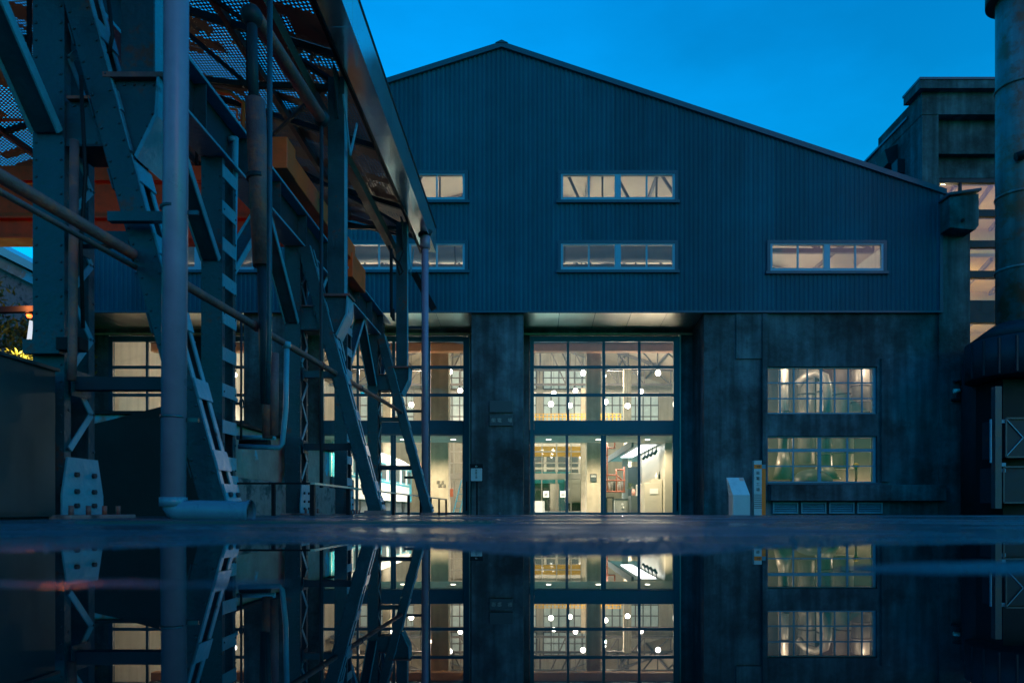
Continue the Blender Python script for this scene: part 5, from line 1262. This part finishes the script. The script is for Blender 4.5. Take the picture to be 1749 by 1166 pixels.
# guard rail: long run and short run
gr = thing('guard_rail', 'long low dark guard rail receding to the gate pier', 'railing', (-2.63, 14, 0))
t = MB(); t.bar((-2.63, 8.2, .40), (-2.63, 21.0, .40), .05, .025); t.build('top_rail', M['duct'], gr)
y = 8.2; k = 0
while y < 21.1:
    zg = gz(-2.63, y); t = MB(); t.box(-2.655, -2.605, y-.03, y+.03, zg, .386); t.build('post', M['black'], gr); y += 1.6; k += 1
gr = thing('short_guard_rail', 'thin low rail running left from the corner of the guard rail', 'railing', (-3.3, 8.2, 0))
t = MB(); t.bar((-3.85, 8.2, .40), (-2.66, 8.2, .40), .03, .022, (0, 0, 1)); t.build('top_rail', M['black'], gr)
for x in (-3.80, -3.1): t = MB(); t.box(x-.02, x+.02, 8.18, 8.22, 0, .388); t.build('post', M['black'], gr)

# ------------------------------------------------------------------ far left: planter, tree, house, lit strip
hs = thing('grey_house', 'pale roofed house glimpsed at the left edge behind the tree', 'house', (-28, 32, -.1))
t = MB(); D = 30
t.prism([(U(-300, D), -.1), (U(75, D), -.1), (U(75, D), V(478, D)), (U(-20, D), V(420, D)), (U(-300, D), V(300, D))], D, D+10); t.build('wall', M['plinth_low'], hs)
t = MB(); t.prism([(U(95, D-.6), V(482, D-.6)), (U(95, D-.6), V(470, D-.6)), (U(-300, D-.6), V(262, D-.6)), (U(-300, D-.6), V(285, D-.6))], D-.6, D+10.2); t.build('roof', M['sign_blue'], hs)
t = MB(); t.prism([(U(90, D-.3), V(502, D-.3)), (U(90, D-.3), V(484, D-.3)), (U(-300, D-.3), V(290, D-.3)), (U(-300, D-.3), V(310, D-.3))], D-.3, D+.0); t.build('eave_board', M['plinth'], hs)
tree = thing('garden_tree', 'leafy tree with yellow light below at the left edge', 'tree', (-14.2, 18, -.1))
t = MB(); t.tube([(-14.4, 18, -.1), (-14.35, 18, 1.5), (-14.5, 18.1, 3.2), (-14.3, 18, 4.6)], [.16, .13, .09, .05], 10); t.build('trunk', M['bark'], tree)
t = MB()
for k in range(9):
    a = random.random()*6.28; t.tube([(-14.4, 18, 2.2+.25*k), (-14.4+.6*math.cos(a), 18+.6*math.sin(a), 2.8+.25*k), (-14.4+1.3*math.cos(a), 18+1.3*math.sin(a), 3.1+.3*k)], [.05, .03, .012], 6)
t.build('branches', M['bark'], tree)
t = MB(); rnd = random.Random(3)
cl_ = [(Vector((-14.5+rnd.uniform(-1.6, 1.7), 18+rnd.uniform(-1.4, 1.4), rnd.uniform(2.2, 6.2))), rnd.uniform(.3, .65)) for _ in range(46)]
for c_, r_ in cl_:
    for k in range(150):
        d = Vector((rnd.gauss(0, 1), rnd.gauss(0, 1), rnd.gauss(0, .8)))*r_*.55; q = c_+d
        a = Vector((rnd.uniform(-1, 1), rnd.uniform(-1, 1), rnd.uniform(-1, 1))).normalized()*.10; b2_ = a.cross(Vector((rnd.uniform(-1, 1), rnd.uniform(-1, 1), 1))).normalized()*.03
        t.quad(q-a, q+b2_, q+a, q-b2_)
t.build('crown', M['leaf'], tree)
pn_ = thing('planter_wall', 'low planter wall with lit shrubs behind the steel cabinet', 'planter', (-12, 15, 0))
t = MB(); t.box(-16, -11.3, 15, 15.3, -.1, V(612, 15)); t.build('planter_board', M['plinth_low'], pn_)
t = MB()
for k in range(900):
    q = Vector((rnd.uniform(-13.4, -11.35), 15.5+rnd.uniform(0, .6), V(612, 15)+rnd.uniform(-.1, .32)))
    a = Vector((rnd.uniform(-1, 1), rnd.uniform(-1, 1), rnd.uniform(0, 1))).normalized()*.08; t.quad(q-a*.3, q+Vector((.02, 0, 0)), q+a, q-Vector((.02, 0, 0)))
tag(t.build('planter_shrubs', M['leaf']), 'spiky yellow-lit shrubs on top of the planter wall', 'shrub', kind='stuff')
ul = thing('garden_uplight', 'small warm garden light among the planter shrubs', 'lamp', (-11.7, 15.4, 3.3))
t = MB(); t.ball((-11.7, 15.4, 3.36), .05, 8, 6); t.build('bulb', M['downlight'], ul)
t = MB(); t.tube([(-11.7, 15.4, 3.2), (-11.7, 15.4, 3.32)], .05, 8); t.build('holder', M['black'], ul)
ld = bpy.data.lights.new('lamp_light', 'POINT'); ld.energy = 20; ld.color = (1, .58, .14); ld.shadow_soft_size = .08
lo = bpy.data.objects.new('lamp_light', ld); COL.objects.link(lo); lo.parent = ul; lo.location = (0, 0, .25)
t = MB(); D = 14; t.prism([(U(45, D), V(584, D)), (U(49, D), V(584, D)), (U(52, D), V(547, D)), (U(50, D), V(547, D))], D, D+.08); tag(t.build('lit_strip', M['slit']), 'narrow white lit strip just left of the front column', 'light')
rl = thing('warning_lamp', 'small orange-red lamp on the dark bar at the left edge', 'lamp', (U(50, 8.6), 8.6, V(540, 8.6)))
ld = bpy.data.lights.new('lamp_light', 'POINT'); ld.energy = 4.5; ld.color = (1, .24, .06); ld.shadow_soft_size = .08
lo = bpy.data.objects.new('lamp_light', ld); COL.objects.link(lo); lo.parent = rl; lo.location = (0, -.12, .1)
D = 8.6; t = MB(); t.ball((U(50, D), D, V(539, D)), .032, 10, 6); t.build('lens', M['red_lamp'], rl)
t = MB(); t.tube([(U(50, D), D, V(537, D)), (U(50, D), D, V(531, D))], .045, 8); t.build('holder', M['black'], rl)
t = MB(); t.bar((U(-60, D), D, V(531, D)), (U(66, D), D, V(528, D)), .08, .07); tag(t.build('dark_bar', M['black']), 'dark horizontal bar crossing in front of the tree', 'beam')
t = MB(); t.ball((U(97, 5.6), 5.55, .05), .05, 8, 5, .6); t.ball((U(112, 5.6), 5.6, .04), .035, 8, 5, .6); tag(t.build('rubble', M['rust'], ), 'small rusty debris on the front column base', 'debris')
